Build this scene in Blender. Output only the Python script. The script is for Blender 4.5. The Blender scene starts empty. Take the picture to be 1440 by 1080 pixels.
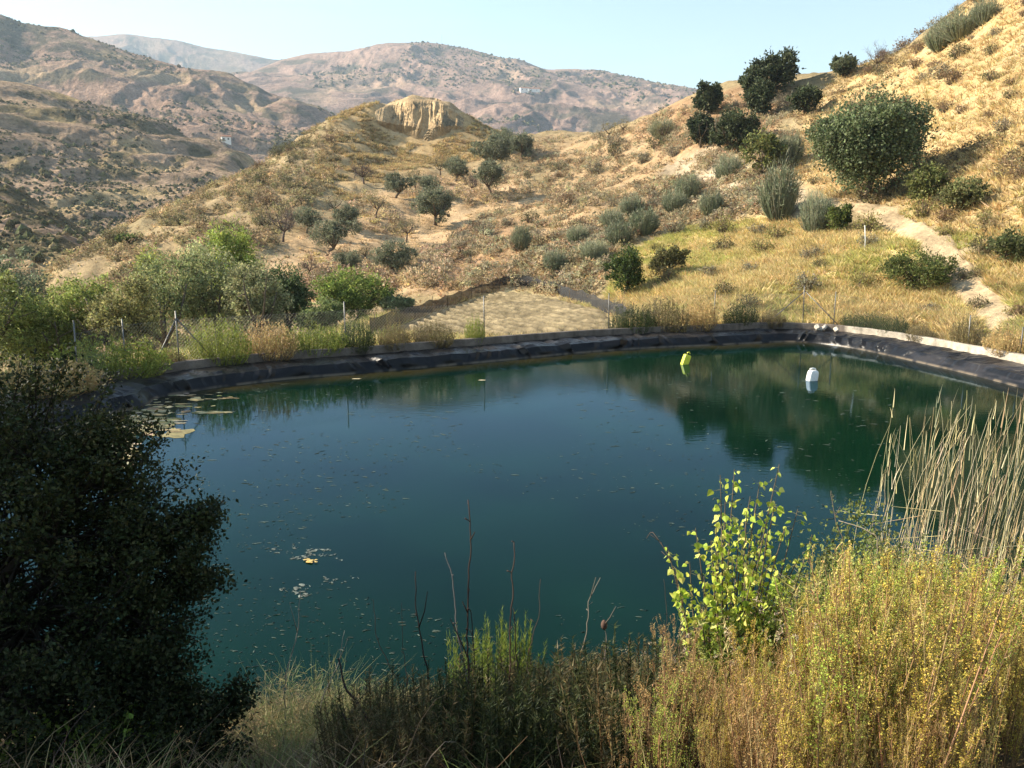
import bpy, math, random
import numpy as np
from mathutils import Vector, Quaternion, Matrix

RS = np.random.RandomState(11)
random.seed(11)
scene = bpy.context.scene
COL = scene.collection
R = math.radians
CAM = np.array([0.0, 0.0, 4.5])
PITCH = R(10.5)
FPX = 1152.0
SUN_EL = R(31.0)
SUN_BEHIND = R(-10.0)
SUNV = np.array([-math.cos(SUN_EL) * math.cos(SUN_BEHIND), -math.cos(SUN_EL) * math.sin(SUN_BEHIND), math.sin(SUN_EL)])

# ------------------------------------------------------------------ survey helpers
def ray(px, py):
    px = np.asarray(px, float); py = np.asarray(py, float)
    u = (px - 720) / FPX; v = (540 - py) / FPX
    c, s = math.cos(PITCH), math.sin(PITCH)
    d = np.stack([u, c + v * s, -s + v * c], -1)
    return d / np.linalg.norm(d, axis=-1, keepdims=True)

def at_r(px, py, r):
    """point seen in direction (px,py) at horizontal distance r"""
    d = ray(px, py)
    h = np.hypot(d[..., 0], d[..., 1])
    return CAM + d * (np.asarray(r, float) / h)[..., None]

def at_z(px, py, z):
    d = ray(px, py)
    return CAM + d * ((z - CAM[2]) / d[..., 2])[..., None]

def project(P):
    P = np.asarray(P, float) - CAM
    c, s = math.cos(PITCH), math.sin(PITCH)
    f = P[..., 1] * c - P[..., 2] * s
    up = P[..., 1] * s + P[..., 2] * c
    f = np.where(f < 0.05, 0.05, f)
    return 720 + FPX * P[..., 0] / f, 540 - FPX * up / f

# ------------------------------------------------------------------ noise
def _hash(ix, iy, seed):
    h = (ix.astype(np.int64) * 374761393 + iy.astype(np.int64) * 668265263 + seed * 974634777) & 0xffffffff
    h = ((h ^ (h >> 13)) * 1274126177) & 0xffffffff
    h = ((h ^ (h >> 16)) * 2246822519) & 0xffffffff
    return ((h ^ (h >> 15)) & 0xffffff) / float(0xffffff)

def vnoise(x, y, seed=0):
    x = np.asarray(x, float); y = np.asarray(y, float)
    ix = np.floor(x); iy = np.floor(y)
    fx = x - ix; fy = y - iy
    ux = fx * fx * fx * (fx * (fx * 6 - 15) + 10); uy = fy * fy * fy * (fy * (fy * 6 - 15) + 10)
    a = _hash(ix, iy, seed); b = _hash(ix + 1, iy, seed); c = _hash(ix, iy + 1, seed); d = _hash(ix + 1, iy + 1, seed)
    return (a * (1 - ux) + b * ux) * (1 - uy) + (c * (1 - ux) + d * ux) * uy

def fbm(x, y, octs=4, seed=0, gain=0.5):
    s = 0; a = 1; t = 0
    for k in range(octs):
        ca, sa = math.cos(0.6 * k + .3), math.sin(0.6 * k + .3)
        s = s + a * (vnoise((x * ca - y * sa) * 2 ** k + 17.3 * k, (x * sa + y * ca) * 2 ** k - 9.1 * k, seed + k) * 2 - 1)
        t += a; a *= gain
    return s / t

def ridged(x, y, octs=4, seed=0, gain=0.5):
    s = 0; a = 1; t = 0
    for k in range(octs):
        ca, sa = math.cos(0.7 * k + .2), math.sin(0.7 * k + .2)
        n = vnoise((x * ca - y * sa) * 2 ** k + 11.7 * k, (x * sa + y * ca) * 2 ** k + 5.3 * k, seed + k) * 2 - 1
        s = s + a * (1 - 2 * np.abs(n)); t += a; a *= gain
    return s / t

def sstep(x, a, b):
    t = np.clip((x - a) / (b - a), 0, 1)
    return t * t * (3 - 2 * t)

def smooth_interp(x, xp, fp):
    """monotone-ish cubic (Catmull-Rom with clamped slopes)"""
    x = np.asarray(x, float); xp = np.asarray(xp, float); fp = np.asarray(fp, float)
    d = np.diff(fp) / np.diff(xp)
    m = np.empty_like(fp); m[0] = d[0]; m[-1] = d[-1]
    m[1:-1] = np.where(d[:-1] * d[1:] > 0, 2 * d[:-1] * d[1:] / (d[:-1] + d[1:] + 1e-12), 0)
    i = np.clip(np.searchsorted(xp, x) - 1, 0, len(xp) - 2)
    h = xp[i + 1] - xp[i]; t = np.clip((x - xp[i]) / h, 0, 1)
    return ((2 * t ** 3 - 3 * t ** 2 + 1) * fp[i] + (t ** 3 - 2 * t ** 2 + t) * h * m[i]
            + (-2 * t ** 3 + 3 * t ** 2) * fp[i + 1] + (t ** 3 - t ** 2) * h * m[i + 1])

def in_poly(x, y, poly):
    x = np.asarray(x, float); y = np.asarray(y, float)
    poly = np.asarray(poly, float); n = len(poly)
    ins = np.zeros(x.shape, bool)
    for k in range(n):
        x1, y1 = poly[k]; x2, y2 = poly[(k + 1) % n]
        if y1 == y2: continue
        c = ((y1 > y) != (y2 > y)) & (x < (x2 - x1) * (y - y1) / (y2 - y1) + x1)
        ins ^= c
    return ins

def poly_dist(x, y, poly, closed=True):
    x = np.asarray(x, float); y = np.asarray(y, float)
    poly = np.asarray(poly, float); n = len(poly)
    best = np.full(x.shape, 1e18)
    for k in range(n if closed else n - 1):
        x1, y1 = poly[k]; x2, y2 = poly[(k + 1) % n]
        dx, dy = x2 - x1, y2 - y1
        t = np.clip(((x - x1) * dx + (y - y1) * dy) / (dx * dx + dy * dy + 1e-12), 0, 1)
        best = np.minimum(best, (x - x1 - t * dx) ** 2 + (y - y1 - t * dy) ** 2)
    return np.sqrt(best)

def sdist(x, y, poly):
    d = poly_dist(x, y, poly)
    return np.where(in_poly(x, y, poly), -d, d)

# ------------------------------------------------------------------ mesh helpers
class MB:
    """collects quads/triangles with a colour per vertex; build() links ONE mesh object"""
    def __init__(s):
        s.V = []; s.C = []; s.Q = []; s.T = []; s.n = 0
    def add(s, V, C, Q=None, T=None):
        V = np.asarray(V, np.float32).reshape(-1, 3)
        C = np.asarray(C, np.float32)
        if C.ndim == 1: C = np.broadcast_to(C, (len(V), 3))
        s.V.append(V); s.C.append(C)
        if Q is not None and len(Q): s.Q.append(np.asarray(Q, np.int64).reshape(-1, 4) + s.n)
        if T is not None and len(T): s.T.append(np.asarray(T, np.int64).reshape(-1, 3) + s.n)
        s.n += len(V)
        return s
    def arrays(s):
        V = np.concatenate(s.V); C = np.concatenate(s.C)
        Q = np.concatenate(s.Q) if s.Q else np.zeros((0, 4), np.int64)
        T = np.concatenate(s.T) if s.T else np.zeros((0, 3), np.int64)
        return V, C, Q, T
    def mesh(s, name, mat, smooth=False):
        V, C, Q, T = s.arrays()
        me = bpy.data.meshes.new(name)
        me.vertices.add(len(V)); me.vertices.foreach_set('co', V.astype(np.float32).ravel())
        nl = len(Q) * 4 + len(T) * 3
        me.loops.add(nl)
        me.loops.foreach_set('vertex_index', np.concatenate([Q.ravel(), T.ravel()]).astype(np.int32))
        me.polygons.add(len(Q) + len(T))
        st = np.concatenate([np.arange(len(Q)) * 4, len(Q) * 4 + np.arange(len(T)) * 3]).astype(np.int32)
        me.polygons.foreach_set('loop_start', st)
        me.polygons.foreach_set('use_smooth', np.full(len(Q) + len(T), bool(smooth)))
        a = me.attributes.new('Col', 'FLOAT_COLOR', 'POINT')
        a.data.foreach_set('color', np.concatenate([C, np.ones((len(C), 1), np.float32)], 1).astype(np.float32).ravel())
        me.update(calc_edges=True); me.validate()
        if mat: me.materials.append(mat)
        return me
    def build(s, name, mat, parent=None, smooth=False):
        return link(name, s.mesh(name, mat, smooth), parent)

def link(name, me, parent=None, loc=None):
    o = bpy.data.objects.new(name, me); COL.objects.link(o)
    if parent is not None: o.parent = parent
    if loc is not None: o.location = loc
    return o

def tag(o, label=None, cat=None, group=None, kind=None):
    if label: o['label'] = label
    if cat: o['category'] = cat
    if group: o['group'] = group
    if kind: o['kind'] = kind
    return o

def empty(name, loc=(0, 0, 0), rz=0.0, sc=1.0):
    o = bpy.data.objects.new(name, None); COL.objects.link(o)
    o.empty_display_size = .2
    o.location = loc; o.rotation_euler = (0, 0, rz); o.scale = (sc, sc, sc) if np.isscalar(sc) else sc
    return o

def copy_thing(root, loc, rz=0.0, sc=1.0, label=None, group=None):
    r = root.copy(); COL.objects.link(r)
    r.location = loc; r.rotation_euler = (0, 0, rz); r.scale = (sc, sc, sc) if np.isscalar(sc) else sc
    if label: r['label'] = label
    if group: r['group'] = group
    for ch in list(root.children):
        c = ch.copy(); COL.objects.link(c); c.parent = r
        for g in list(ch.children):
            d = g.copy(); COL.objects.link(d); d.parent = c
    return r

def tube(mb, pts, rad, col, sides=6, cap=True):
    pts = np.asarray(pts, float); n = len(pts)
    rad = np.broadcast_to(np.asarray(rad, float), (n,))
    tan = np.gradient(pts, axis=0); tan /= np.linalg.norm(tan, axis=1, keepdims=True) + 1e-9
    ref = np.array([0.31, 0.23, 0.92]) if abs(tan[:, 2]).mean() < .8 else np.array([1, .1, .05])
    a = np.cross(tan, ref); a /= np.linalg.norm(a, axis=1, keepdims=True) + 1e-9
    b = np.cross(tan, a)
    ang = np.arange(sides) * 2 * math.pi / sides
    V = pts[:, None] + rad[:, None, None] * (np.cos(ang)[None, :, None] * a[:, None] + np.sin(ang)[None, :, None] * b[:, None])
    i = np.arange(n - 1)[:, None]; j = np.arange(sides)[None]
    j2 = (j + 1) % sides
    Q = np.stack([i * sides + j, i * sides + j2, (i + 1) * sides + j2, (i + 1) * sides + j], -1).reshape(-1, 4)
    V = V.reshape(-1, 3); T = None
    if cap:
        V = np.concatenate([V, pts[:1], pts[-1:]])
        c0, c1 = n * sides, n * sides + 1
        jj = np.arange(sides); j2 = (jj + 1) % sides
        T = np.concatenate([np.stack([j2, jj, np.full(sides, c0)], 1), np.stack([(n - 1) * sides + jj, (n - 1) * sides + j2, np.full(sides, c1)], 1)])
    mb.add(V, col, Q, T)

def stems(mb, base, tip, rad, col, bend=None, segs=4, sides=3, tip_rad=0.25):
    """many thin tapering stalks at once: base,tip (n,3); bend (n,3) sideways offset at the middle"""
    base = np.asarray(base, float); tip = np.asarray(tip, float); n = len(base)
    rad = np.broadcast_to(np.asarray(rad, float), (n,))
    bend = np.zeros((n, 3)) if bend is None else bend
    t = np.linspace(0, 1, segs + 1)
    P = base[:, None] * (1 - t)[None, :, None] + tip[:, None] * t[None, :, None] + bend[:, None] * (4 * t * (1 - t))[None, :, None]
    d = tip - base; d /= np.linalg.norm(d, axis=1, keepdims=True) + 1e-9
    ref = np.where(np.abs(d[:, 2:3]) > .9, np.array([[1., 0, 0]]), np.array([[0, 0, 1.]]))
    a = np.cross(d, ref); a /= np.linalg.norm(a, axis=1, keepdims=True) + 1e-9
    b = np.cross(d, a)
    ang = np.arange(sides) * 2 * math.pi / sides
    rr = rad[:, None] * (1 - (1 - tip_rad) * t)[None]
    V = P[:, :, None] + rr[:, :, None, None] * (np.cos(ang)[None, None, :, None] * a[:, None, None] + np.sin(ang)[None, None, :, None] * b[:, None, None])
    per = (segs + 1) * sides
    k = np.arange(n)[:, None, None] * per; i = np.arange(segs)[None, :, None] * sides; j = np.arange(sides)[None, None]
    j2 = (j + 1) % sides
    Q = np.stack([k + i + j, k + i + j2, k + i + sides + j2, k + i + sides + j], -1).reshape(-1, 4)
    col = np.asarray(col, float)
    if col.ndim == 2: col = np.repeat(col, per, 0)
    mb.add(V.reshape(-1, 3), col, Q)

def blades(mb, base, d, length, width, col, droop=0.3, segs=3):
    """flat tapering grass blades"""
    n = len(base)
    length = np.broadcast_to(np.asarray(length, float), (n,)); width = np.broadcast_to(np.asarray(width, float), (n,))
    d = d / (np.linalg.norm(d, axis=1, keepdims=True) + 1e-9)
    side = np.cross(d, RS.normal(size=(n, 3))); side /= np.linalg.norm(side, axis=1, keepdims=True) + 1e-9
    h = np.concatenate([d[:, :2], np.zeros((n, 1))], 1); h = h + RS.normal(size=(n, 3)) * [.25, .25, 0]
    t = np.linspace(0, 1, segs + 1)
    drp = np.broadcast_to(np.asarray(droop, float), (n,))
    P = base[:, None] + length[:, None, None] * (d[:, None] * t[None, :, None] + drp[:, None, None] * (t ** 2)[None, :, None] * (h[:, None] - np.array([0, 0, .7]) ))
    w = width[:, None] * (1 - .92 * t ** 1.5)[None]
    V = np.stack([P - side[:, None] * w[..., None] / 2, P + side[:, None] * w[..., None] / 2], 2)
    per = (segs + 1) * 2
    k = np.arange(n)[:, None] * per; i = np.arange(segs)[None] * 2
    Q = np.stack([k + i, k + i + 1, k + i + 3, k + i + 2], -1).reshape(-1, 4)
    col = np.asarray(col, float)
    if col.ndim == 2: col = np.repeat(col, per, 0)
    mb.add(V.reshape(-1, 3), col, Q)

def leaves(mb, P, D, size, wr, col, fold=.15):
    n = len(P)
    size = np.broadcast_to(np.asarray(size, float), (n,))[:, None]
    D = D / (np.linalg.norm(D, axis=1, keepdims=True) + 1e-9)
    S = np.cross(D, RS.normal(size=(n, 3))); S /= np.linalg.norm(S, axis=1, keepdims=True) + 1e-9
    N = np.cross(D, S)
    m = P + D * size * .45
    V = np.stack([P, m + S * size * wr / 2 + N * size * fold, P + D * size, m - S * size * wr / 2 + N * size * fold], 1)
    Q = np.arange(n)[:, None] * 4 + np.arange(4)[None]
    col = np.asarray(col, float)
    if col.ndim == 2: col = np.repeat(col, 4, 0)
    mb.add(V.reshape(-1, 3), col, Q)

def jit(col, n, amt=.18, hue=.06):
    c = np.asarray(col, float)
    if c.ndim == 2: c = c[RS.randint(0, len(c), n)]
    else: c = np.broadcast_to(c, (n, 3))
    return np.clip(c * (1 + RS.normal(size=(n, 1)) * amt) * (1 + RS.normal(size=(n, 3)) * hue), .004, .9)

def unit(n):
    v = RS.normal(size=(n, 3)); return v / np.linalg.norm(v, axis=1, keepdims=True)

def crown(mb, lobes, nclump, per, leaf, wr, cols, spread=.28, out=.6, flat=1.0, zmin=None, shell=.55, amt=.2, hue=.05):
    """leaf clumps spread through lobes (cx,cy,cz,rx,ry,rz); gaps come from the clumps"""
    lobes = np.asarray(lobes, float)
    w = lobes[:, 3] * lobes[:, 4]; w = w / w.sum()
    i = RS.choice(len(lobes), nclump, p=w)
    L = lobes[i]
    u = unit(nclump); rr = (shell + (1 - shell) * RS.rand(nclump) ** .5)
    cc = L[:, :3] + u * L[:, 3:6] * rr[:, None]
    csz = L[:, 3:6].mean(1) * spread * (.6 + .8 * RS.rand(nclump))
    tint = 1 + RS.normal(size=(nclump, 1)) * amt * .7
    k = np.repeat(np.arange(nclump), per); n = len(k)
    off = RS.normal(size=(n, 3)) * csz[k][:, None] * np.array([1, 1, flat]) * .55
    P = cc[k] + off
    D = u[k] * out + unit(n) * .8 + np.array([0, 0, .1])
    c = jit(cols, n, amt, hue) * np.clip(tint[k], .5, 1.6)
    if zmin is not None:
        ok = P[:, 2] > zmin; P, D, c = P[ok], D[ok], c[ok]
    leaves(mb, P, D, leaf * (.7 + .6 * RS.rand(len(P))), wr, c)

def grid_quads(nu, nv):
    i = np.arange(nu - 1)[:, None]; j = np.arange(nv - 1)[None]
    return np.stack([i * nv + j, (i + 1) * nv + j, (i + 1) * nv + j + 1, i * nv + j + 1], -1).reshape(-1, 4)

def stamp(mb, proto, pos, sc, rz, tint=None, lean=None):
    """many transformed copies of proto=(V,C,Q,T) into one mesh (for uncountable cover only)"""
    V, C, Q, T = proto; n = len(pos); m = len(V)
    if n == 0: return
    c, s = np.cos(rz)[:, None], np.sin(rz)[:, None]
    sc = np.asarray(sc, float)
    if sc.ndim == 1: sc = np.repeat(sc[:, None], 3, 1)
    X = V[None, :, 0] * sc[:, :1]; Y = V[None, :, 1] * sc[:, 1:2]; Z = V[None, :, 2] * sc[:, 2:]
    W = np.stack([X * c - Y * s, X * s + Y * c, Z], -1) + pos[:, None]
    CC = np.broadcast_to(C[None], (n, m, 3))
    if tint is not None: CC = CC * tint[:, None]
    off = (np.arange(n) * m)[:, None, None]
    mb.add(W.reshape(-1, 3), CC.reshape(-1, 3), (Q[None] + off).reshape(-1, 4) if len(Q) else None, (T[None] + off).reshape(-1, 3) if len(T) else None)

# ------------------------------------------------------------------ materials
def new_mat(name):
    m = bpy.data.materials.new(name); m.use_nodes = True
    nt = m.node_tree; nt.nodes.clear()
    out = nt.nodes.new('ShaderNodeOutputMaterial')
    return m, nt, out

def N(nt, t, **kw):
    n = nt.nodes.new('ShaderNode' + t)
    for k, v in kw.items():
        if k in n.inputs: n.inputs[k].default_value = v
        else: setattr(n, k, v)
    return n

def mat_col(name, rough=.9, spec=.2, noise=None, bump=None, transl=0.0, mult=1.0):
    """albedo from the Col attribute, broken up by object-space noise [(scale, amount)...]"""
    m, nt, out = new_mat(name); L = nt.links.new
    at = N(nt, 'Attribute', attribute_name='Col')
    col = at.outputs['Color']
    geo = N(nt, 'NewGeometry')
    for sc, amt in (noise or []):
        tx = N(nt, 'TexNoise', Scale=sc, Detail=5.0, Roughness=.65)
        L(geo.outputs['Position'], tx.inputs['Vector'])
        mr = N(nt, 'MapRange'); mr.inputs['From Min'].default_value = .3; mr.inputs['From Max'].default_value = .7
        mr.inputs['To Min'].default_value = 1 - amt; mr.inputs['To Max'].default_value = 1 + amt
        L(tx.outputs['Fac'], mr.inputs['Value'])
        mx = N(nt, 'VectorMath', operation='SCALE')
        L(col, mx.inputs[0]); L(mr.outputs[0], mx.inputs['Scale'])
        col = mx.outputs[0]
    p = N(nt, 'BsdfPrincipled', Roughness=rough)
    p.inputs['Specular IOR Level'].default_value = spec
    L(col, p.inputs['Base Color'])
    if bump:
        tx = N(nt, 'TexNoise', Scale=bump[0], Detail=6.0, Roughness=.7)
        L(geo.outputs['Position'], tx.inputs['Vector'])
        b = N(nt, 'Bump', Strength=bump[1], Distance=bump[2])
        L(tx.outputs['Fac'], b.inputs['Height']); L(b.outputs[0], p.inputs['Normal'])
    sh = p.outputs[0]
    if transl:
        tr = N(nt, 'BsdfTranslucent'); L(col, tr.inputs['Color'])
        ms = N(nt, 'MixShader', Fac=transl); L(sh, ms.inputs[1]); L(tr.outputs[0], ms.inputs[2]); sh = ms.outputs[0]
    L(sh, out.inputs['Surface'])
    return m

M_LEAF = mat_col('foliage', rough=.6, spec=.25, transl=.36)
M_DARKLEAF = mat_col('dark_foliage', rough=.55, spec=.14, transl=.2)
M_DRY = mat_col('dry_stalk', rough=.85, spec=.15, transl=.2)
M_BARK = mat_col('bark', rough=.95, spec=.1, noise=[(9.0, .35)], bump=(22., .6, .02))
M_GROUND = mat_col('earth', rough=.97, spec=.05, noise=[(.35, .22), (2.3, .28), (11.0, .25)], bump=(5.0, .8, .12))
M_FAR = mat_col('far_slope', rough=1.0, spec=.0, noise=[(.02, .15), (.12, .3), (.45, .38)], bump=(.22, 1.0, 3.0))
# ------------------------------------------------------------------ the pond outline (waterline), surveyed along the far bank
far_px = [(215, 561), (262, 553), (300, 546), (350, 540), (400, 534), (500, 526), (600, 517), (700, 508), (770, 501), (850, 494), (930, 489), (1000, 486), (1060, 483), (1105, 481), (1135, 482), (1165, 485), (1210, 492), (1300, 512), (1380, 531), (1440, 547)]
far_w = np.array([at_z(x, y, 0.0)[:2] for x, y in far_px])
POND = np.concatenate([np.array([[-11.5, 7.6], [-11.4, 12.0], [-11.0, 16.5], [-10.4, 19.5], [-9.6, 21.3]]), far_w,
                       np.array([[15.2, 20.0], [15.6, 15.0], [14.5, 12.2], [11.0, 10.9], [7.5, 10.0], [5.0, 8.6], [2.6, 7.7], [0.0, 7.2], [-3.0, 7.0], [-7.0, 7.0]])])
WALLED = POND[0:5 + len(far_px) + 2]          # the three sides with liner and curb

def resample(pl, step):
    pl = np.asarray(pl, float)
    d = np.concatenate([[0], np.cumsum(np.linalg.norm(np.diff(pl, axis=0), axis=1))])
    s = np.linspace(0, d[-1], int(d[-1] / step) + 1)
    q = np.stack([smooth_interp(s, d, pl[:, k]) for k in range(pl.shape[1])], 1)
    return q, s
WALL_LINE, WALL_S = resample(WALLED, .12)
for _ in range(12):
    WALL_LINE[1:-1] = .25 * WALL_LINE[:-2] + .5 * WALL_LINE[1:-1] + .25 * WALL_LINE[2:]
_t = np.gradient(WALL_LINE, axis=0); _t /= np.linalg.norm(_t, axis=1, keepdims=True)
WALL_N = np.stack([-_t[:, 1], _t[:, 0]], 1)    # outward normal (pond lies to the right of travel)
LINER_W = 1.45
CURB_IN = WALL_LINE + WALL_N * LINER_W

# ------------------------------------------------------------------ near terrain: survey points (px, py, r) or (px, r, z) beyond sight
S_P = [(75, 385, 105), (127, 357, 108), (207, 320, 115), (260, 290, 122), (260, 335, 90), (333, 253, 132), (333, 320, 96), (390, 227, 140),
       (433, 200, 148), (433, 250, 120), (433, 310, 98), (433, 372, 78), (480, 172, 155), (480, 230, 133), (480, 290, 108), (480, 340, 92), (480, 390, 76),
       (530, 147, 162), (530, 185, 157), (530, 235, 136), (530, 300, 106), (530, 345, 92), (530, 395, 74),
       (577, 137, 165), (577, 141, 171), (630, 152, 171), (530, 153, 168), (600, 160, 162), (555, 160, 162), (577, 186, 158), (577, 235, 136), (577, 290, 109), (577, 340, 94), (577, 392, 74),
       (630, 145, 165), (630, 196, 156), (630, 250, 130), (630, 310, 104), (630, 355, 86), (630, 398, 68),
       (700, 187, 170), (700, 238, 135), (700, 285, 108), (700, 335, 84), (700, 390, 61),
       (760, 190, 185), (760, 230, 142), (760, 280, 106), (760, 330, 80), (760, 385, 60),
       (810, 188, 180), (860, 183, 150), (860, 230, 118), (860, 280, 90), (860, 340, 67), (860, 398, 50),
       (930, 160, 132), (930, 210, 110), (930, 270, 84), (930, 330, 62), (930, 390, 48), (930, 432, 40),
       (1000, 133, 125), (1000, 200, 98), (1000, 260, 80), (1000, 310, 63), (1000, 370, 50), (1000, 425, 41),
       (1080, 122, 120), (1080, 180, 98), (1080, 235, 77), (1080, 290, 62), (1080, 350, 51), (1080, 420, 41),
       (1180, 105, 120), (1180, 160, 91), (1180, 220, 71), (1180, 285, 58), (1180, 340, 49), (1180, 405, 41),
       (1260, 82, 108), (1260, 140, 86), (1260, 200, 69), (1260, 280, 56), (1260, 340, 47), (1260, 410, 39),
       (1340, 27, 96), (1340, 100, 78), (1340, 180, 64), (1340, 260, 53), (1340, 330, 44), (1340, 400, 37), (1340, 455, 33),
       (1440, -30, 92), (1440, 60, 76), (1440, 150, 61), (1440, 240, 50), (1440, 320, 41), (1440, 400, 34), (1440, 465, 29.5),
       (1650, -150, 90), (1650, 0, 70), (1650, 150, 53), (1650, 300, 38), (1650, 420, 29), (1950, -150, 80), (1950, 100, 55), (1950, 300, 37)]
S_Z = [(-300, 27, .3), (-300, 40, -2.5), (-300, 70, -9), (-300, 110, -20), (-300, 200, -45), (-900, 30, .3), (-900, 70, -8), (-900, 200, -45),
       (60, 42, -2.4), (60, 70, -6), (75, 140, -18), (75, 200, -40), (127, 60, -4.5), (127, 150, -14), (127, 210, -36), (207, 44, -2.2), (207, 70, -3.5), (207, 160, -8), (207, 230, -34),
       (260, 55, -3), (260, 175, -2), (260, 240, -30), (333, 60, -3), (333, 180, 4), (333, 250, -25), (390, 48, -1.8), (433, 50, -1.5), (433, 195, 12), (433, 260, -15),
       (480, 190, 20), (530, 190, 21), (577, 185, 25), (577, 235, 10), (640, 187, 23), (640, 235, 12), (480, 52, -1.2), (530, 48, -.6), (577, 56, -1.0), (630, 55, -.6), (560, 42, .2), (600, 46, .28), (650, 49, .28), (650, 40, .32),
       (700, 52, .28), (700, 42, .3), (760, 52, .28), (760, 42, .3), (810, 49, .3), (830, 40, .35), (700, 235, 14), (760, 250, 14), (860, 200, 22), (930, 175, 22), (1000, 165, 24), (1080, 160, 26),
       (1180, 160, 24), (1260, 150, 24), (1340, 140, 26), (1440, 140, 30), (1650, 140, 36), (1000, 250, 10), (1440, 250, 12), (700, 300, 0), (1950, 140, 30)]
pts = [at_r(*p) for p in S_P]
for px, r, z in S_Z:
    d = ray(px, 326); a = math.atan2(d[0], d[1]); pts.append(np.array([r * math.sin(a), r * math.cos(a), z]))
_out = WALL_LINE + WALL_N * 2.0
for k in range(20, len(_out), 12): pts.append(np.array([_out[k, 0], _out[k, 1], .47]))
_out = WALL_LINE + WALL_N * 3.6
for k in range(20, len(_out), 24): pts.append(np.array([_out[k, 0], _out[k, 1], .56 if _out[k, 0] > 2 else .42]))
for x, y in [(-14, 12), (-14, 17), (-17, 10), (-30, 10), (19, 16), (19, 12)]: pts.append(np.array([x, y, .5]))
pts += [np.array([28., 14., 7.]), np.array([45., 14., 20.]), np.array([24., 20., 5.]), np.array([40., 24., 15.]), np.array([-40., 14., -1.])]
SP = np.array(pts)
def logpol(x, y):
    r = np.hypot(x, y); return np.stack([np.arctan2(x, y) * 1.5, np.log(np.maximum(r, .5)) * .9], -1), r
_q, _r = logpol(SP[:, 0], SP[:, 1])
_val = (SP[:, 2] - CAM[2]) / _r
def _phi(d2): return .5 * d2 * np.log(d2 + 1e-12)
_d2 = ((_q[:, None] - _q[None]) ** 2).sum(-1)
_n = len(_q); _A = np.zeros((_n + 3, _n + 3))
_A[:_n, :_n] = _phi(_d2) + np.eye(_n) * 2e-5
_A[:_n, _n] = 1; _A[:_n, _n + 1:] = _q; _A[_n, :_n] = 1; _A[_n + 1:, :_n] = _q.T
_w = np.linalg.solve(_A, np.concatenate([_val, np.zeros(3)]))
def tps(x, y):
    sh = np.shape(x); x = np.ravel(x).astype(float); y = np.ravel(y).astype(float)
    q, r = logpol(x, y); outv = np.empty(len(x))
    for k in range(0, len(x), 20000):
        s = slice(k, k + 20000)
        d2 = ((q[s, None] - _q[None]) ** 2).sum(-1)
        outv[s] = _phi(d2) @ _w[:_n] + _w[_n] + q[s] @ _w[_n + 1:]
    return (CAM[2] + outv * r).reshape(sh)

FIELD_PX = [(548, 467), (600, 443), (690, 413), (745, 413), (852, 440), (866, 466), (700, 476)]
FW = np.array([at_z(x, y, .32)[:2] for x, y in FIELD_PX])
CLIFF_PX = [(536, 150), (560, 139), (577, 136), (605, 136), (632, 146), (646, 158), (640, 172), (622, 178), (600, 192), (578, 186), (552, 176), (534, 168)]

def ground_h(x, y, detail=True):
    x = np.asarray(x, float); y = np.asarray(y, float)
    r = np.hypot(x, y)
    sd = sdist(x, y, POND)
    z = tps(x, y)
    # relief: gullies and small terraces growing with distance
    k = sstep(r, 34, 80)
    far = sstep(sd, 3.0, 14.0)
    if detail:
        kn = at_r(585, 190, 158); k = k * (1 - .75 * np.exp(-(((x - kn[0]) / 26) ** 2 + ((y - kn[1]) / 24) ** 2)))
        z = z + far * (k * 1.1 * ridged(x / 17, y / 17, 4, 5) + .45 * k * fbm(x / 5, y / 5, 3, 9) + .16 * fbm(x / 1.9, y / 1.9, 3, 21))
        # eroded banks and old terraces on the middle slope
        tz = z / 2.6 + .35 * fbm(x / 14, y / 14, 2, 31)
        z = z + far * k * .38 * np.sin(tz * 2 * math.pi) * sstep(fbm(x / 24, y / 24, 2, 33), -.1, .3)
        z = z + sstep(sd, .8, 3.) * .07 * fbm(x / .8, y / .8, 3, 41)
    z = np.where(y > 14, np.minimum(z, .50 + .32 * np.maximum(0, sd - 2.2) + .12 * np.maximum(0, sd - 6) ** 1.5), z)
    wf = 1 - sstep(sdist(x, y, FW), .2, 4.5)
    z = z * (1 - wf) + (.30 + .04 * fbm(x / 2., y / 2., 2, 45)) * wf
    # near bank (camera side)
    zn = .10 + 2.8 * sstep(sd, -.3, 6.2) + .10 * fbm(x / 1.1, y / 1.1, 3, 51) * sstep(sd, .2, 1.5) + .05 * fbm(x / .3, y / .3, 2, 52)
    m = sstep(y + .0 * x, 9.5, 14.0) + 0 * x
    m = np.where(np.abs(x) > 15.5, np.maximum(m, sstep(np.abs(x), 15.5, 24) * sstep(y, 2, 9)), m)
    z = zn * (1 - m) + z * m
    # basin and the trench under the liner
    walled = poly_dist(x, y, WALLED[::1], False)
    tr = (1 - sstep(walled, 1.40, 1.62)) * sstep(y, 8.5, 10.0)
    z = np.where(sd >= 0, z * (1 - tr) + np.minimum(z, -.35) * tr, z)
    z = np.where(sd < 0, np.minimum(z, -.3 - 1.6 * sstep(-sd, 0, 3.0)) , z)
    return z

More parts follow.
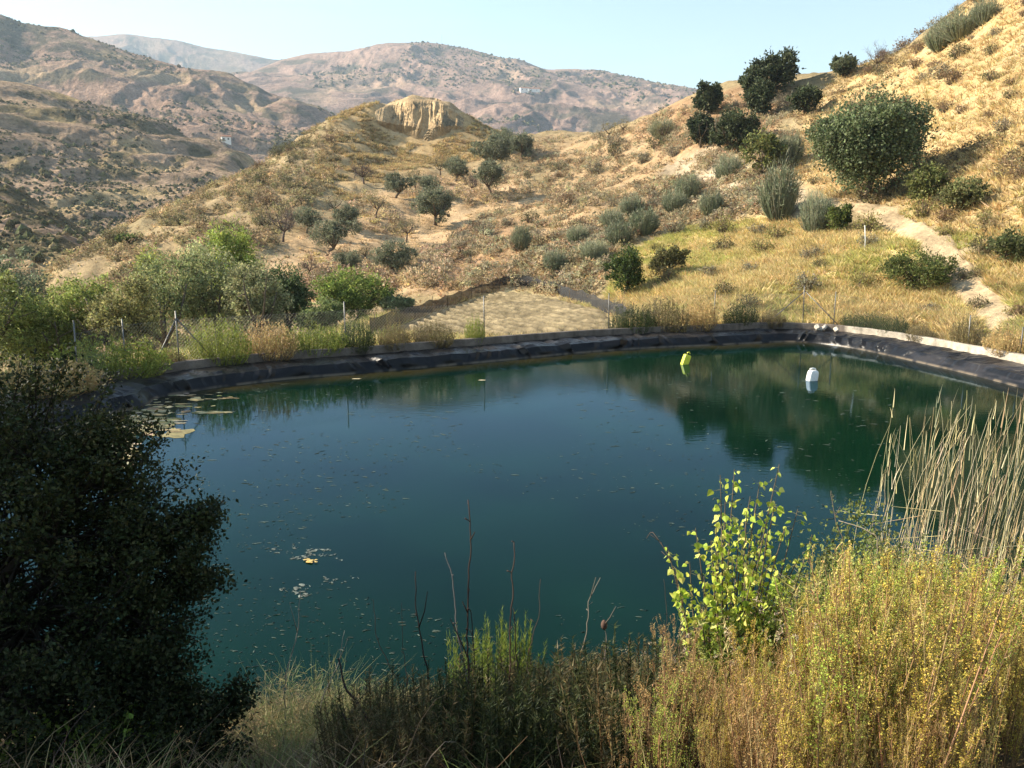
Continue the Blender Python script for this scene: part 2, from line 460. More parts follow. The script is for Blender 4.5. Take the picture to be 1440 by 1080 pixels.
# ------------------------------------------------------------------ earth colours (patches of soil, straw, scrub, gravel)
C_STRAW = np.array([.50, .375, .17]); C_SOIL = np.array([.44, .30, .165]); C_SCRUB = np.array([.215, .165, .09]); C_OLIVE = np.array([.17, .155, .075])
C_RED = np.array([.30, .19, .105]); C_PALE = np.array([.50, .40, .27]); C_GREY = np.array([.36, .29, .22]); C_DARK = np.array([.10, .075, .045])
ZONES = [  # (outline on the ground as surveyed, colour, softness)
    ([(-300, 500), (-300, 380), (75, 385), (207, 318), (333, 250), (433, 198), (470, 190), (450, 240), (400, 300), (350, 420), (300, 470), (0, 520)], np.array([.32, .235, .13]), 40),
    ([(440, 250), (480, 170), (577, 130), (640, 140), (705, 185), (700, 215), (640, 235), (560, 240), (480, 280)], np.array([.43, .30, .15]), 14),
    ([(360, 380), (400, 330), (470, 300), (540, 262), (640, 242), (735, 240), (765, 270), (770, 300), (680, 310), (650, 350), (620, 400), (520, 410), (430, 440), (370, 430)], C_SOIL * 1.05, 20),
    ([(640, 330), (690, 300), (800, 290), (840, 320), (760, 370), (660, 410), (560, 420), (590, 380)], C_RED * .95, 16),
    ([(700, 200), (860, 186), (930, 165), (1000, 150), (1010, 200), (930, 240), (900, 330), (820, 400), (700, 400), (740, 320), (780, 250)], np.array([.34, .235, .13]), 22),
    ([(880, 190), (960, 140), (1010, 130), (1100, 110), (1090, 190), (1000, 210), (930, 205)], C_RED * 1.1, 14),
    ([(930, 240), (1000, 205), (1060, 230), (1130, 240), (1130, 310), (1010, 310), (960, 290)], C_PALE * .85, 18),
    ([(1090, 240), (1140, 130), (1300, 60), (1360, 0), (1500, -120), (1500, 330), (1330, 330), (1270, 290), (1180, 280)], np.array([.40, .285, .14]), 22),
    ([(840, 460), (870, 360), (960, 320), (1100, 305), (1200, 320), (1300, 340), (1400, 390), (1520, 420), (1520, 560), (1200, 462), (1000, 456), (900, 470)], C_STRAW * 1.05, 24),
    ([(530, 150), (560, 137), (605, 133), (634, 144), (650, 160), (640, 176), (600, 194), (574, 190), (545, 178)], np.array([.45, .335, .20]), 7),
    ([(545, 470), (600, 440), (690, 405), (760, 410), (860, 445), (870, 475), (700, 485)], np.array([.42, .33, .17]), 8),
]
def ground_col(P):
    px, py = project(P)
    x, y = P[:, 0], P[:, 1]
    n1 = fbm(x / 9, y / 9, 4, 77); n2 = fbm(x / 2.6, y / 2.6, 4, 78); n3 = fbm(x / 30, y / 30, 3, 79)
    wob = 14 * n1 + 6 * n2
    col = np.broadcast_to(C_SCRUB * 1.25, (len(P), 3)).copy()
    front = (y > 12)
    for poly, c, soft in ZONES:
        a = np.array(poly, float)
        d = np.where(in_poly(px, py, a), 1, -1) * poly_dist(px, py, a) + wob * soft / 20
        w = (sstep(d, -soft * .5, soft * .5) * front)[:, None]
        col = col * (1 - w) + c * w
    w = sstep(n1 + .5 * n2, .12, .45)[:, None] * .55
    col = col * (1 - w) + col * np.array([.62, .60, .58]) * w
    w = sstep(n2 - .4 * n1, .18, .5)[:, None] * .35
    col = col * (1 - w) + (col * .5 + C_PALE * .5) * w
    # near bank: dark humus, dry litter
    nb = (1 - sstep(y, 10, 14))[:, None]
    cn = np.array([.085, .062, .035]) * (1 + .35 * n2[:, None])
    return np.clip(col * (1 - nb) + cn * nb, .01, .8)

NT, NR = 780, 640
th = np.linspace(R(-52), R(52), NT)
rr = np.concatenate([[.6], np.exp(np.linspace(math.log(1.2), math.log(300), NR - 1))])
TT, RR = np.meshgrid(th, rr, indexing='ij')
GX, GY = RR * np.sin(TT), RR * np.cos(TT)
GZ = ground_h(GX, GY)
GP = np.stack([GX, GY, GZ], -1).reshape(-1, 3)
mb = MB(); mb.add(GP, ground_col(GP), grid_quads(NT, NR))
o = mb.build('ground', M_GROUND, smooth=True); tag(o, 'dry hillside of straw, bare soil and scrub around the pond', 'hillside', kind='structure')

RGRID_H = GP[:, 2].reshape(NT, NR)
def h_at(x, y):
    """height of the built sheet (bilinear)"""
    x = np.asarray(x, float); y = np.asarray(y, float)
    t = (np.arctan2(x, y) - th[0]) / (th[1] - th[0])
    r = np.hypot(x, y)
    q = 1 + (np.log(np.maximum(r, 1.2)) - math.log(1.2)) / (math.log(300) - math.log(1.2)) * (NR - 2)
    t = np.clip(t, 0, NT - 1.001); q = np.clip(q, 1, NR - 1.001)
    i = t.astype(int); j = q.astype(int); a = t - i; b = q - j
    H = RGRID_H
    return (H[i, j] * (1 - a) + H[i + 1, j] * a) * (1 - b) + (H[i, j + 1] * (1 - a) + H[i + 1, j + 1] * a) * b

def hit(px, py, rmin=20., rmax=260.):
    """where the line of sight first meets the ground beyond rmin"""
    px = np.atleast_1d(np.asarray(px, float)); py = np.atleast_1d(np.asarray(py, float))
    d = ray(px, py); hh = np.hypot(d[:, 0], d[:, 1])
    rs = np.exp(np.linspace(math.log(rmin), math.log(rmax), 500))
    P = CAM + d[:, None] * (rs[None] / hh[:, None])[..., None]
    below = P[..., 2] < h_at(P[..., 0], P[..., 1])
    k = np.argmax(below, 1); ok = below.any(1) & (k > 0)
    Q = P[np.arange(len(px)), k]
    Q[:, 2] = h_at(Q[:, 0], Q[:, 1])
    return Q, ok

def cliff():
    U = np.linspace(518, 664, 260)
    top = smooth_interp(U, [518, 540, 560, 577, 605, 632, 646, 664], [158, 146, 138, 135, 135, 145, 157, 172]) + 2.2
    bot = smooth_interp(U, [518, 538, 555, 578, 600, 622, 642, 664], [168, 182, 190, 198, 204, 196, 188, 182])
    nv = 90; v = np.linspace(0, 1, nv)
    PX = np.repeat(U[:, None], nv, 1); PY = bot[:, None] * (1 - v) + top[:, None] * v
    Q, ok = hit(PX.ravel(), PY.ravel(), 120., 250.)
    Q = Q.reshape(260, nv, 3); ok = ok.reshape(260, nv)
    for k in range(1, nv):
        bad = ~ok[:, k]; Q[bad, k] = Q[bad, k - 1] + [0, .1, .12]
    su = np.linspace(0, 1, 260)[:, None]; edge = sstep(v, 0, .3)[None] * sstep(1 - v, 0, .14)[None] * sstep(su, 0, .24) * sstep(1 - su, 0, .24)
    x, z = Q[..., 0], Q[..., 2]
    fl = ridged(x / 2.0 + .3 * fbm(x / 4, z / 6, 2, 64), z / 22, 4, 62, .6); ro = fbm(x / 1.0, z / 1.3, 4, 63)
    push = edge * (.65 + .85 * fl + .22 * ro) - .2 * (1 - edge)
    Q[..., 1] -= push; Q[..., 2] += edge * .25 * fbm(x / 1.5, z / 2 + 7, 3, 65) * (.3 + .7 * (1 - v))
    n2 = fbm(x / 3, z / .9, 3, 67)[..., None]
    c = np.array([.385, .275, .155]) * (1 + .22 * n2 + .22 * ro[..., None] + .10 * fl[..., None])
    mb = MB(); mb.add(Q.reshape(-1, 3), np.clip(c, .03, .8).reshape(-1, 3), grid_quads(260, nv))
    tag(mb.build('cliff', M_GROUND, smooth=True), 'bare fluted earth cliff near the top of the knoll', 'cliff', kind='structure')
cliff()

def spot(px, py, rmin=20.):
    for dy in range(0, 40, 2):
        Q, ok = hit([px], [py + dy], rmin)
        if ok[0]: return Q[0]
    raise ValueError((px, py))

def place_r(px, r):
    d = ray(px, 326); a = math.atan2(d[0], d[1]); x, y = r * math.sin(a), r * math.cos(a)
    return np.array([x, y, float(h_at(x, y))])

# ------------------------------------------------------------------ far hills and mountains: sheets spanned between surveyed lines
def loft(name, curves, nu, nv, amp, L, seed, col_fn, label, upx, back=(1.35, -90), crest_keep=.25, terr=None):
    U = np.linspace(upx[0], upx[1], nu)
    C = []
    for cv in curves:
        a = np.array(cv, float)
        C.append(at_r(U, smooth_interp(U, a[:, 0], a[:, 1]), smooth_interp(U, a[:, 0], a[:, 2])))
    crest = C[-1]
    b = crest.copy(); b[:, :2] *= back[0]; b[:, 2] += back[1]
    C.append(b)
    b = C[0].copy(); b[:, :2] *= .93; b[:, 2] -= 25; C.insert(0, b)
    C = np.array(C); m = len(C)
    v = np.linspace(0, m - 1, nv)
    seg = np.linalg.norm(np.diff(C, axis=0), axis=2).mean(1); cs = np.concatenate([[0], np.cumsum(seg)])
    vv = np.linspace(0, cs[-1], nv)
    P = np.empty((nu, nv, 3))
    i = np.clip(np.searchsorted(cs, vv) - 1, 0, m - 2); t = (vv - cs[i]) / (cs[i + 1] - cs[i])
    def g(k): return C[np.clip(k, 0, m - 1)]
    p0, p1, p2, p3 = g(i - 1), g(i), g(i + 1), g(i + 2)
    tt = t[:, None, None]
    P = (p1 + .5 * tt * ((p2 - p0) * .7 + tt * (2 * p0 * .7 - 5 * p1 * .7 + 4 * p2 * .7 - p3 * .7 + .9 * (p2 - p1) * 1.0 * 0) + 0)) if False else p1 * (1 - tt) + p2 * tt
    P = P.transpose(1, 0, 2).copy()
    # soften the joints along v
    for _ in range(10):
        P[:, 1:-1] = .25 * P[:, :-2] + .5 * P[:, 1:-1] + .25 * P[:, 2:]
    kc = cs[m - 2]
    cm = crest_keep + (1 - crest_keep) * sstep(np.abs(vv - kc), 0, seg.mean() * .45)
    x, y = P[..., 0], P[..., 1]
    dx, dy = fbm(x / L / .8, y / L / .8, 2, seed + 40) * L * .4, fbm(x / L / .8 + 9, y / L / .8, 2, seed + 41) * L * .4
    rel = ridged((x + dx) / L, (y + dy) / L, 6, seed, .56)
    P[..., 2] += amp * (rel - .15) * cm[None]
    if terr:
        tz = P[..., 2] / terr[0] + .8 * fbm(x / 60, y / 60, 3, seed + 5)
        P[..., 2] += terr[1] * np.sin(2 * math.pi * tz)
    PP = P.reshape(-1, 3)
    mb = MB(); mb.add(PP, col_fn(PP, rel.ravel()), grid_quads(nu, nv))
    o = mb.build(name, M_FAR, smooth=True); tag(o, label, 'hill', kind='structure')
    return P

def col_hill(base, dark, pale, s):
    def f(P, rel):
        n = fbm(P[:, 0] / s, P[:, 1] / s, 5, 3); n2 = fbm(P[:, 0] / s * 5, P[:, 1] / s * 5, 4, 8); n3 = fbm(P[:, 0] / s * 2.2, P[:, 2] / s * 5, 4, 18); n4 = fbm(P[:, 0] / s * 22, P[:, 1] / s * 22, 4, 28)
        w = sstep(n2 + .5 * n - .25 * rel, .08, .35)[:, None]
        w = np.clip(w + (sstep(n4 + .6 * n2, .15, .5) * .8)[:, None], 0, 1); c = base * (1 + .18 * n3[:, None] + .25 * n4[:, None]) * (1 - w * .85) + dark * w * .85
        w = sstep(n3 + .5 * n, .15, .5)[:, None] * .6
        return np.clip(c * (1 - w) + pale * w, .01, .8)
    return f

# base plain far below, reaching the horizon
mb = MB(); s = 5000
gx, gy = np.meshgrid(np.linspace(-s, s, 60), np.linspace(-1500, 5400, 60), indexing='ij')
gz = np.full(gx.shape, -95.0) + 6 * fbm(gx / 900, gy / 900, 3, 2)
mb.add(np.stack([gx, gy, gz], -1).reshape(-1, 3), np.array([.2, .16, .1]), grid_quads(60, 60))
tag(mb.build('terrain', M_FAR, smooth=True), 'valley floor far below the hills', 'valley', kind='structure')

c_far = col_hill(np.array([.30, .20, .155]), np.array([.10, .09, .065]), np.array([.36, .25, .17]), 260)
c_mid = col_hill(np.array([.30, .20, .145]), np.array([.095, .085, .055]), np.array([.36, .26, .15]), 110)
c_c = col_hill(np.array([.305, .215, .145]), np.array([.10, .085, .045]), np.array([.40, .29, .14]), 50)

# farthest bluish ridge
loft('mountain', [[(100, 190, 2500), (300, 190, 2500), (520, 200, 2500)],
                  [(100, 110, 2900), (240, 125, 2900), (330, 135, 2900), (520, 130, 2900)],
                  [(60, 50, 3400), (135, 48, 3400), (180, 46, 3400), (240, 52, 3400), (290, 64, 3400), (340, 72, 3400), (400, 80, 3400), (460, 76, 3400), (520, 100, 3400), (560, 130, 3400)]],
     260, 120, 60, 420, 100, c_far, 'distant bluish mountain ridge between the two nearer ranges', (60, 560))
# main far mountain
MT = loft('mountain', [[(250, 230, 1100), (480, 220, 1100), (700, 215, 1100), (800, 205, 1100), (980, 190, 1100), (1100, 190, 1100)],
                  [(250, 170, 1500), (480, 160, 1500), (700, 150, 1500), (860, 165, 1500), (980, 170, 1500), (1100, 175, 1500)],
                  [(250, 130, 1900), (380, 115, 1900), (560, 100, 1900), (700, 105, 1900), (860, 130, 1900), (980, 145, 1900), (1100, 160, 1900)],
                  [(250, 125, 2150), (330, 108, 2150), (400, 84, 2200), (440, 75, 2200), (480, 72, 2200), (515, 63, 2200), (545, 58, 2200), (600, 59, 2200), (640, 64, 2200), (690, 76, 2200), (735, 89, 2200), (775, 98, 2200), (800, 98, 2200), (835, 98, 2200), (880, 107, 2200), (930, 120, 2200), (968, 128, 2200), (1010, 140, 2200), (1100, 170, 2200)]],
     420, 260, 34, 260, 200, c_far, 'broad brown mountain rising behind the cliff knoll', (250, 1100))
# far-left range
LR = loft('mountain', [[(-350, 260, 620), (0, 250, 620), (200, 245, 620), (370, 235, 640), (480, 225, 660), (560, 225, 680)],
                  [(-350, 140, 900), (0, 145, 850), (200, 160, 820), (370, 185, 800), (480, 195, 800), (560, 210, 800)],
                  [(-350, -40, 1150), (-150, 0, 1150), (0, 19, 1150), (33, 30, 1150), (83, 35, 1140), (127, 50, 1120), (187, 72, 1100), (230, 85, 1080), (267, 95, 1060), (317, 102, 1040), (350, 117, 1020), (383, 133, 1000), (423, 143, 980), (467, 160, 960), (510, 180, 940), (560, 205, 920)]],
     420, 240, 20, 130, 300, c_mid, 'tall brown hill range rising on the left', (-350, 560))
# nearer left hill with old terraces
LH = loft('hill', [[(-350, 420, 190), (0, 405, 195), (100, 395, 200), (200, 375, 210), (300, 330, 250), (367, 290, 290), (420, 300, 300), (500, 330, 310)],
                  [(-350, 300, 290), (0, 290, 300), (100, 290, 300), (200, 285, 310), (300, 270, 330), (367, 262, 350), (420, 282, 360), (500, 315, 370)],
                  [(-350, 40, 520), (-150, 85, 500), (0, 107, 480), (53, 120, 480), (133, 147, 470), (187, 157, 465), (227, 170, 460), (267, 190, 450), (313, 200, 440), (343, 217, 430), (367, 232, 420), (420, 265, 410), (500, 305, 400)]],
     460, 300, 5.2, 60, 400, c_c, 'terraced brown hillside across the valley', (-350, 500), terr=(11., .9))
# low spur on the left whose steep side lies in shade
SPR = loft('hill', [[(-350, 470, 120), (0, 425, 130), (80, 405, 130), (150, 395, 135), (230, 385, 140), (300, 380, 150)],
                   [(-350, 330, 200), (0, 318, 175), (60, 338, 165), (110, 358, 160), (150, 375, 158), (230, 385, 160), (300, 390, 170)],
                   [(-350, 200, 260), (-150, 225, 240), (0, 250, 215), (40, 272, 210), (83, 297, 205), (120, 325, 200), (155, 350, 198), (190, 372, 195), (230, 392, 190), (300, 400, 190)]],
     260, 160, 4.0, 30, 500, c_c, 'low shaded spur at the valley bottom on the left', (-350, 300), back=(1.15, -25))

# ------------------------------------------------------------------ water
m, nt, out = new_mat('pond_water'); L = nt.links.new
geo = N(nt, 'NewGeometry')
mp = N(nt, 'Mapping'); mp.inputs['Scale'].default_value = (1.0, 2.2, 1.0); L(geo.outputs['Position'], mp.inputs['Vector'])
tx = N(nt, 'TexNoise', Scale=3.2, Detail=3.0, Roughness=.5); L(mp.outputs[0], tx.inputs['Vector'])
bp = N(nt, 'Bump', Strength=.05, Distance=.02); L(tx.outputs['Fac'], bp.inputs['Height'])
t2 = N(nt, 'TexNoise', Scale=.3, Detail=6.0, Roughness=.5); L(geo.outputs['Position'], t2.inputs['Vector'])
cr = N(nt, 'ValToRGB'); cr.color_ramp.elements[0].position = .35; cr.color_ramp.elements[1].position = .7
cr.color_ramp.elements[0].color = (.62, .66, .66, 1); cr.color_ramp.elements[1].color = (1.35, 1.25, 1.2, 1)
L(t2.outputs['Fac'], cr.inputs['Fac'])
df = N(nt, 'BsdfDiffuse'); at = N(nt, 'Attribute', attribute_name='Col'); mu = N(nt, 'MixRGB', blend_type='MULTIPLY'); mu.inputs[0].default_value = 1; L(at.outputs['Color'], mu.inputs[1]); L(cr.outputs[0], mu.inputs[2]); L(mu.outputs[0], df.inputs['Color'])
gl = N(nt, 'BsdfGlossy', Roughness=.045); gl.inputs['Color'].default_value = (.52, .68, .92, 1); L(bp.outputs[0], gl.inputs['Normal'])
fr = N(nt, 'Fresnel', IOR=1.17); L(bp.outputs[0], fr.inputs['Normal'])
ms = N(nt, 'MixShader'); L(fr.outputs[0], ms.inputs[0]); L(df.outputs[0], ms.inputs[1]); L(gl.outputs[0], ms.inputs[2]); L(ms.outputs[0], out.inputs['Surface'])
M_WATER = m
wp, _ = resample(np.concatenate([POND, POND[:1]]), .5)
wp = wp[:-1]
cen = wp.mean(0); W = cen + (wp - cen) * 1.03
mb = MB()
ks = np.concatenate([np.linspace(0, .8, 9)[1:], np.linspace(.8, 1, 22)[1:]])
V = [np.array([cen[0], cen[1], 0.])[None]]
for k in ks: V.append(np.concatenate([cen + (W - cen) * k, np.zeros((len(W), 1))], 1))
n = len(W); Q = []; T = [(0, 1 + j, 1 + (j + 1) % n) for j in range(n)]
for a in range(len(ks) - 1):
    for j in range(n):
        Q.append((1 + a * n + j, 1 + (a + 1) * n + j, 1 + (a + 1) * n + (j + 1) % n, 1 + a * n + (j + 1) % n))
T = [(a, c, b) for a, b, c in T]; Q = [q[::-1] for q in Q]
WV = np.concatenate(V); ed = sstep(-sdist(WV[:, 0], WV[:, 1], POND) + .5 * fbm(WV[:, 0] / 1.5, WV[:, 1] / 1.5, 3, 66), .1, 1.5)[:, None]; ed = np.maximum(ed, 1 - sstep(WV[:, 1:2], 13, 22))
mb.add(WV, np.array([.032, .028, .011]) * (1 - ed) + np.array([.0019, .0150, .0068]) * ed, Q, T)
me = mb.mesh('water', M_WATER)
if me.polygons[0].normal.z < 0: me.flip_normals()
tag(link('water', me), 'dark green still water of the irrigation pond', 'water', kind='structure')

# ------------------------------------------------------------------ camera, light, sky
cd = bpy.data.cameras.new('camera'); co = bpy.data.objects.new('camera', cd); COL.objects.link(co)
co.location = CAM; co.rotation_euler = (R(90) - PITCH, 0, 0)
cd.sensor_width = 36; cd.lens = 36 * FPX / 1440; cd.clip_start = .05; cd.clip_end = 40000
scene.camera = co
sd_ = bpy.data.lights.new('sun', 'SUN'); so = bpy.data.objects.new('sun', sd_); COL.objects.link(so)
so.rotation_mode = 'QUATERNION'; so.rotation_quaternion = Vector(SUNV).to_track_quat('Z', 'Y')
sd_.energy = 5.0; sd_.angle = R(.5); sd_.color = (1, .89, .72)
w = bpy.data.worlds.new('World'); scene.world = w; w.use_nodes = True
nt = w.node_tree; nt.nodes.clear()
sk = nt.nodes.new('ShaderNodeTexSky'); sk.sky_type = 'NISHITA'; sk.sun_disc = False
sk.sun_elevation = SUN_EL; sk.sun_rotation = R(280); sk.altitude = 900; sk.air_density = 1.5; sk.dust_density = .35; sk.ozone_density = .8
bg = nt.nodes.new('ShaderNodeBackground'); bg.inputs['Strength'].default_value = .078
ow = nt.nodes.new('ShaderNodeOutputWorld'); tc = nt.nodes.new('ShaderNodeTexCoord'); mpp = nt.nodes.new('ShaderNodeMapping'); mpp.inputs['Scale'].default_value = (2.2, 2.2, 16.0); mpp.inputs['Rotation'].default_value = (0, R(4), 0); nt.links.new(tc.outputs['Generated'], mpp.inputs['Vector'])
cn = nt.nodes.new('ShaderNodeTexNoise'); cn.inputs['Scale'].default_value = 1.6; cn.inputs['Detail'].default_value = 6; nt.links.new(mpp.outputs[0], cn.inputs['Vector'])
cmr = nt.nodes.new('ShaderNodeMapRange'); cmr.inputs['From Min'].default_value = .56; cmr.inputs['From Max'].default_value = .78; cmr.inputs['To Max'].default_value = .14; nt.links.new(cn.outputs['Fac'], cmr.inputs['Value'])
cmx = nt.nodes.new('ShaderNodeMixRGB'); cmx.inputs[2].default_value = (4.6, 4.9, 5.1, 1); nt.links.new(cmr.outputs[0], cmx.inputs[0]); nt.links.new(sk.outputs[0], cmx.inputs[1]); nt.links.new(cmx.outputs[0], bg.inputs[0]); nt.links.new(bg.outputs[0], ow.inputs[0])
vs = scene.view_settings; vs.view_transform = 'Standard'; vs.look = 'None'; vs.exposure = 1.55; vs.gamma = 1.0
scene.cycles.max_bounces = 6; scene.cycles.transparent_max_bounces = 12; scene.cycles.volume_bounces = 0
scene.cycles.diffuse_bounces = 2; scene.cycles.glossy_bounces = 3
# ------------------------------------------------------------------ black liner with folds
def liner():
    s = WALL_S; n = len(s)
    f = np.linspace(0, n - 1, n * 3); i = np.clip(f.astype(int), 0, n - 2); t = (f - i)[:, None]
    base = WALL_LINE[i] * (1 - t) + WALL_LINE[i + 1] * t; nor = WALL_N[i] * (1 - t) + WALL_N[i + 1] * t
    ss = np.interp(f, np.arange(n), s)
    vv = np.concatenate([np.linspace(-.45, 0, 4)[:-1], np.linspace(0, .5, 13)[:-1], np.linspace(.5, 1, 12)])
    S, Vv = np.meshgrid(ss, vv, indexing='ij')
    # folds: pleats of uneven width and depth hanging from the shelf edge
    rs = np.random.RandomState(8); edges = [0.]
    while edges[-1] < s[-1] + 2: edges.append(edges[-1] + rs.choice([.28, .4, .5, .7, 1.3]) * rs.uniform(.8, 1.2))
    edges = np.array(edges); ampc = np.where(rs.rand(len(edges)) < .45, rs.uniform(.7, 1.3, len(edges)), rs.uniform(.2, .6, len(edges))); skew = rs.uniform(.25, .75, len(edges))
    Sx = S + .5 * (Vv - .25) * np.sin(S * .9 + 1.) + .05 * fbm(S / .8, Vv * 2, 2, 12)
    k = np.clip(np.searchsorted(edges, Sx.ravel()).reshape(Sx.shape) - 1, 0, len(edges) - 2)
    u = (Sx - edges[k]) / (edges[k + 1] - edges[k]); sk = skew[k]
    pleat = np.where(u < sk, u / sk, (1 - u) / (1 - sk)) * ampc[k]
    strength = (.65 + .35 * sstep(fbm(S / 4.0, S * 0 + 2.2, 2, 15), -.2, .2)) * (.30 + .70 * (1 - sstep(S, 40, 47)))
    pleat = pleat * strength
    face = sstep(Vv, 0.0, .30) * (1 - sstep(Vv, .55, .95))
    off = np.where(Vv < .5, Vv * .56, .28 + (Vv - .5) * 2 * (LINER_W + .04 - .28))
    z = np.where(Vv < 0, Vv * .9, np.where(Vv < .5, .35 * (Vv * 2) ** .8, .35 + .05 * (Vv - .5) * 2))
    off = off - pleat * .20 * face
    z = z + pleat * .055 * sstep(Vv, .2, .5) * (1 - sstep(Vv, .55, .9)) - .03 * (1 - pleat) * face
    shelf = sstep(Vv, .5, .6) * (1 - sstep(Vv, .93, 1.))
    z = z + shelf * (.07 * ridged(S / .45, Vv * 3 + S * .2, 4, 33) + .05 * fbm(S / 1.3, Vv * 2.5, 2, 44))
    off = off + .03 * fbm(S / .3, Vv * 3, 2, 46) * face
    z = np.where(Vv >= .999, .40, z)
    P = np.stack([base[:, None, 0] + nor[:, None, 0] * off, base[:, None, 1] + nor[:, None, 1] * off, z], -1)
    dust = sstep(Vv, .50, .7) * (.25 + .75 * sstep(fbm(S / 1.0, Vv * 3, 3, 55), -.1, .35))
    rim = (1 - sstep(np.abs(z - .02), .012, .045)) * sstep(fbm(S / .35, S * 0, 3, 56), -.35, .25)
    rightside = sstep(S, 41, 48)
    c = np.array([.007, .007, .008]) * np.ones(S.shape + (1,))
    c = c * (1 - dust[..., None] * .8) + np.array([.034, .029, .026]) * dust[..., None] * .8
    c = c + rightside[..., None] * np.array([.018, .016, .016]) * sstep(fbm(S / .9, Vv * 4, 3, 58), -.2, .3)[..., None]
    c = c * (1 - rim[..., None] * .7) + np.array([.22, .17, .115]) * rim[..., None] * .7
    m, nt, out = new_mat('pond_liner'); L = nt.links.new
    at = N(nt, 'Attribute', attribute_name='Col'); geo = N(nt, 'NewGeometry')
    tx = N(nt, 'TexNoise', Scale=7., Detail=5., Roughness=.65); L(geo.outputs['Position'], tx.inputs['Vector'])
    mr = N(nt, 'MapRange'); mr.inputs['To Min'].default_value = .24; mr.inputs['To Max'].default_value = .42; L(tx.outputs['Fac'], mr.inputs['Value'])
    p = N(nt, 'BsdfPrincipled'); p.inputs['Specular IOR Level'].default_value = .2; L(at.outputs['Color'], p.inputs['Base Color']); L(mr.outputs[0], p.inputs['Roughness'])
    b = N(nt, 'Bump', Strength=.35, Distance=.03); L(tx.outputs['Fac'], b.inputs['Height']); L(b.outputs[0], p.inputs['Normal'])
    L(p.outputs[0], out.inputs['Surface'])
    mb = MB(); mb.add(P.reshape(-1, 3), c.reshape(-1, 3), grid_quads(len(ss), len(vv)))
    o = mb.build('pond_liner', m, smooth=False)
    tag(o, 'black wrinkled plastic liner hanging over the pond edge below the curb', 'pond liner')
liner()

# ------------------------------------------------------------------ concrete curb of cast blocks
def curb():
    n = len(CURB_IN)
    prof = np.array([[0.0, .25], [0.0, .645], [.015, .66], [.205, .66], [.22, .645], [.22, .2]])
    P = []
    for a, z in prof:
        wob = .012 * fbm(WALL_S / .7, WALL_S * 0 + a * 9, 3, 71)
        P.append(np.concatenate([CURB_IN + WALL_N * (a + .012 * fbm(WALL_S / .5, WALL_S * 0 + 3 * a, 2, 72))[:, None], (z + wob + .02 * fbm(WALL_S / 5, WALL_S * 0, 2, 73))[:, None]], 1))
    P = np.stack(P, 1)
    s = WALL_S[:, None]
    joint = (np.abs((s / .42) % 1 - .5) > .46)
    blk = _hash(np.floor(s / .42 + .5), np.zeros_like(s), 3)
    base = np.where(s[..., None] > 41, np.array([.40, .35, .28]), np.array([.15, .125, .105]))  # left and far stretches darker: shade on the front face put into the colour
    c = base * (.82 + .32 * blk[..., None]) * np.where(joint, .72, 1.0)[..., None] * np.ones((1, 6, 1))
    c = c * (1 + .25 * fbm(s / .3, np.arange(6)[None] * 1.3, 3, 74)[..., None])
    m = mat_col('curb_concrete', rough=.95, spec=.1, noise=[(6., .25), (30., .2)], bump=(25., .5, .02))
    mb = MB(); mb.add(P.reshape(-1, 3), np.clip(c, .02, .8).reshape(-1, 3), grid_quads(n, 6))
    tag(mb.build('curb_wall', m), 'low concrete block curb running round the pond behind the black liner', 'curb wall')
curb()

# ------------------------------------------------------------------ wire fence: posts, raking braces, mesh
M_METAL = mat_col('galvanised', rough=.5, spec=.5, noise=[(12., .2)])
M_METAL.node_tree.nodes['Principled BSDF'].inputs['Metallic'].default_value = .55
C_GALV = np.array([.17, .165, .155])
fence_line = WALL_LINE + WALL_N * (LINER_W + .36)
fp, _ = project(np.concatenate([fence_line, np.full((len(fence_line), 1), .5)], 1))
def fence_pt(px):
    k = np.arange(len(fp)); good = (fence_line[:, 1] > 20)
    i = k[good][np.argmin(np.abs(fp[good] - px))]
    return fence_line[i], i
POSTS = [(110, 450), (177, 448), (256, 437), (486, 424), (683, 416), (856, 412), (1003, 408), (1131, 402), (1172, 410), (1362, 443), (1435, 470)]
fence = empty('wire_fence', (0, 0, 0)); tag(fence, 'rusty chain link fence with thin metal posts and raking braces behind the curb', 'fence')
tops = []
for px, pyt in POSTS:
    b, i = fence_pt(px)
    d = math.hypot(*b); top = at_r(px, pyt, d)[2]
    top = min(max(top, 1.5), 2.35)
    tops.append((i, b, top))
    mb = MB(); lean = RS.normal(size=2) * .02
    tube(mb, [(b[0], b[1], .35), (b[0] + lean[0] * .5, b[1] + lean[1] * .5, top * .6), (b[0] + lean[0], b[1] + lean[1], top)], .021, C_GALV * (.7 + .5 * RS.rand()), 8)
    mb.build('post', M_METAL, fence, True)
def brace(pa, pb, r=.02):
    mb = MB(); tube(mb, [pa, (np.array(pa) + np.array(pb)) / 2, pb], r, C_GALV * .75, 8); mb.build('brace', M_METAL, fence, True)
for k in (2, 7):
    i, b, top = tops[k]
    for s in (-1, 1):
        j = int(np.clip(i + s * 7, 0, len(fence_line) - 1))
        q = fence_line[j] + WALL_N[j] * -.02
        brace((b[0], b[1], top * .9), (q[0], q[1], .42))
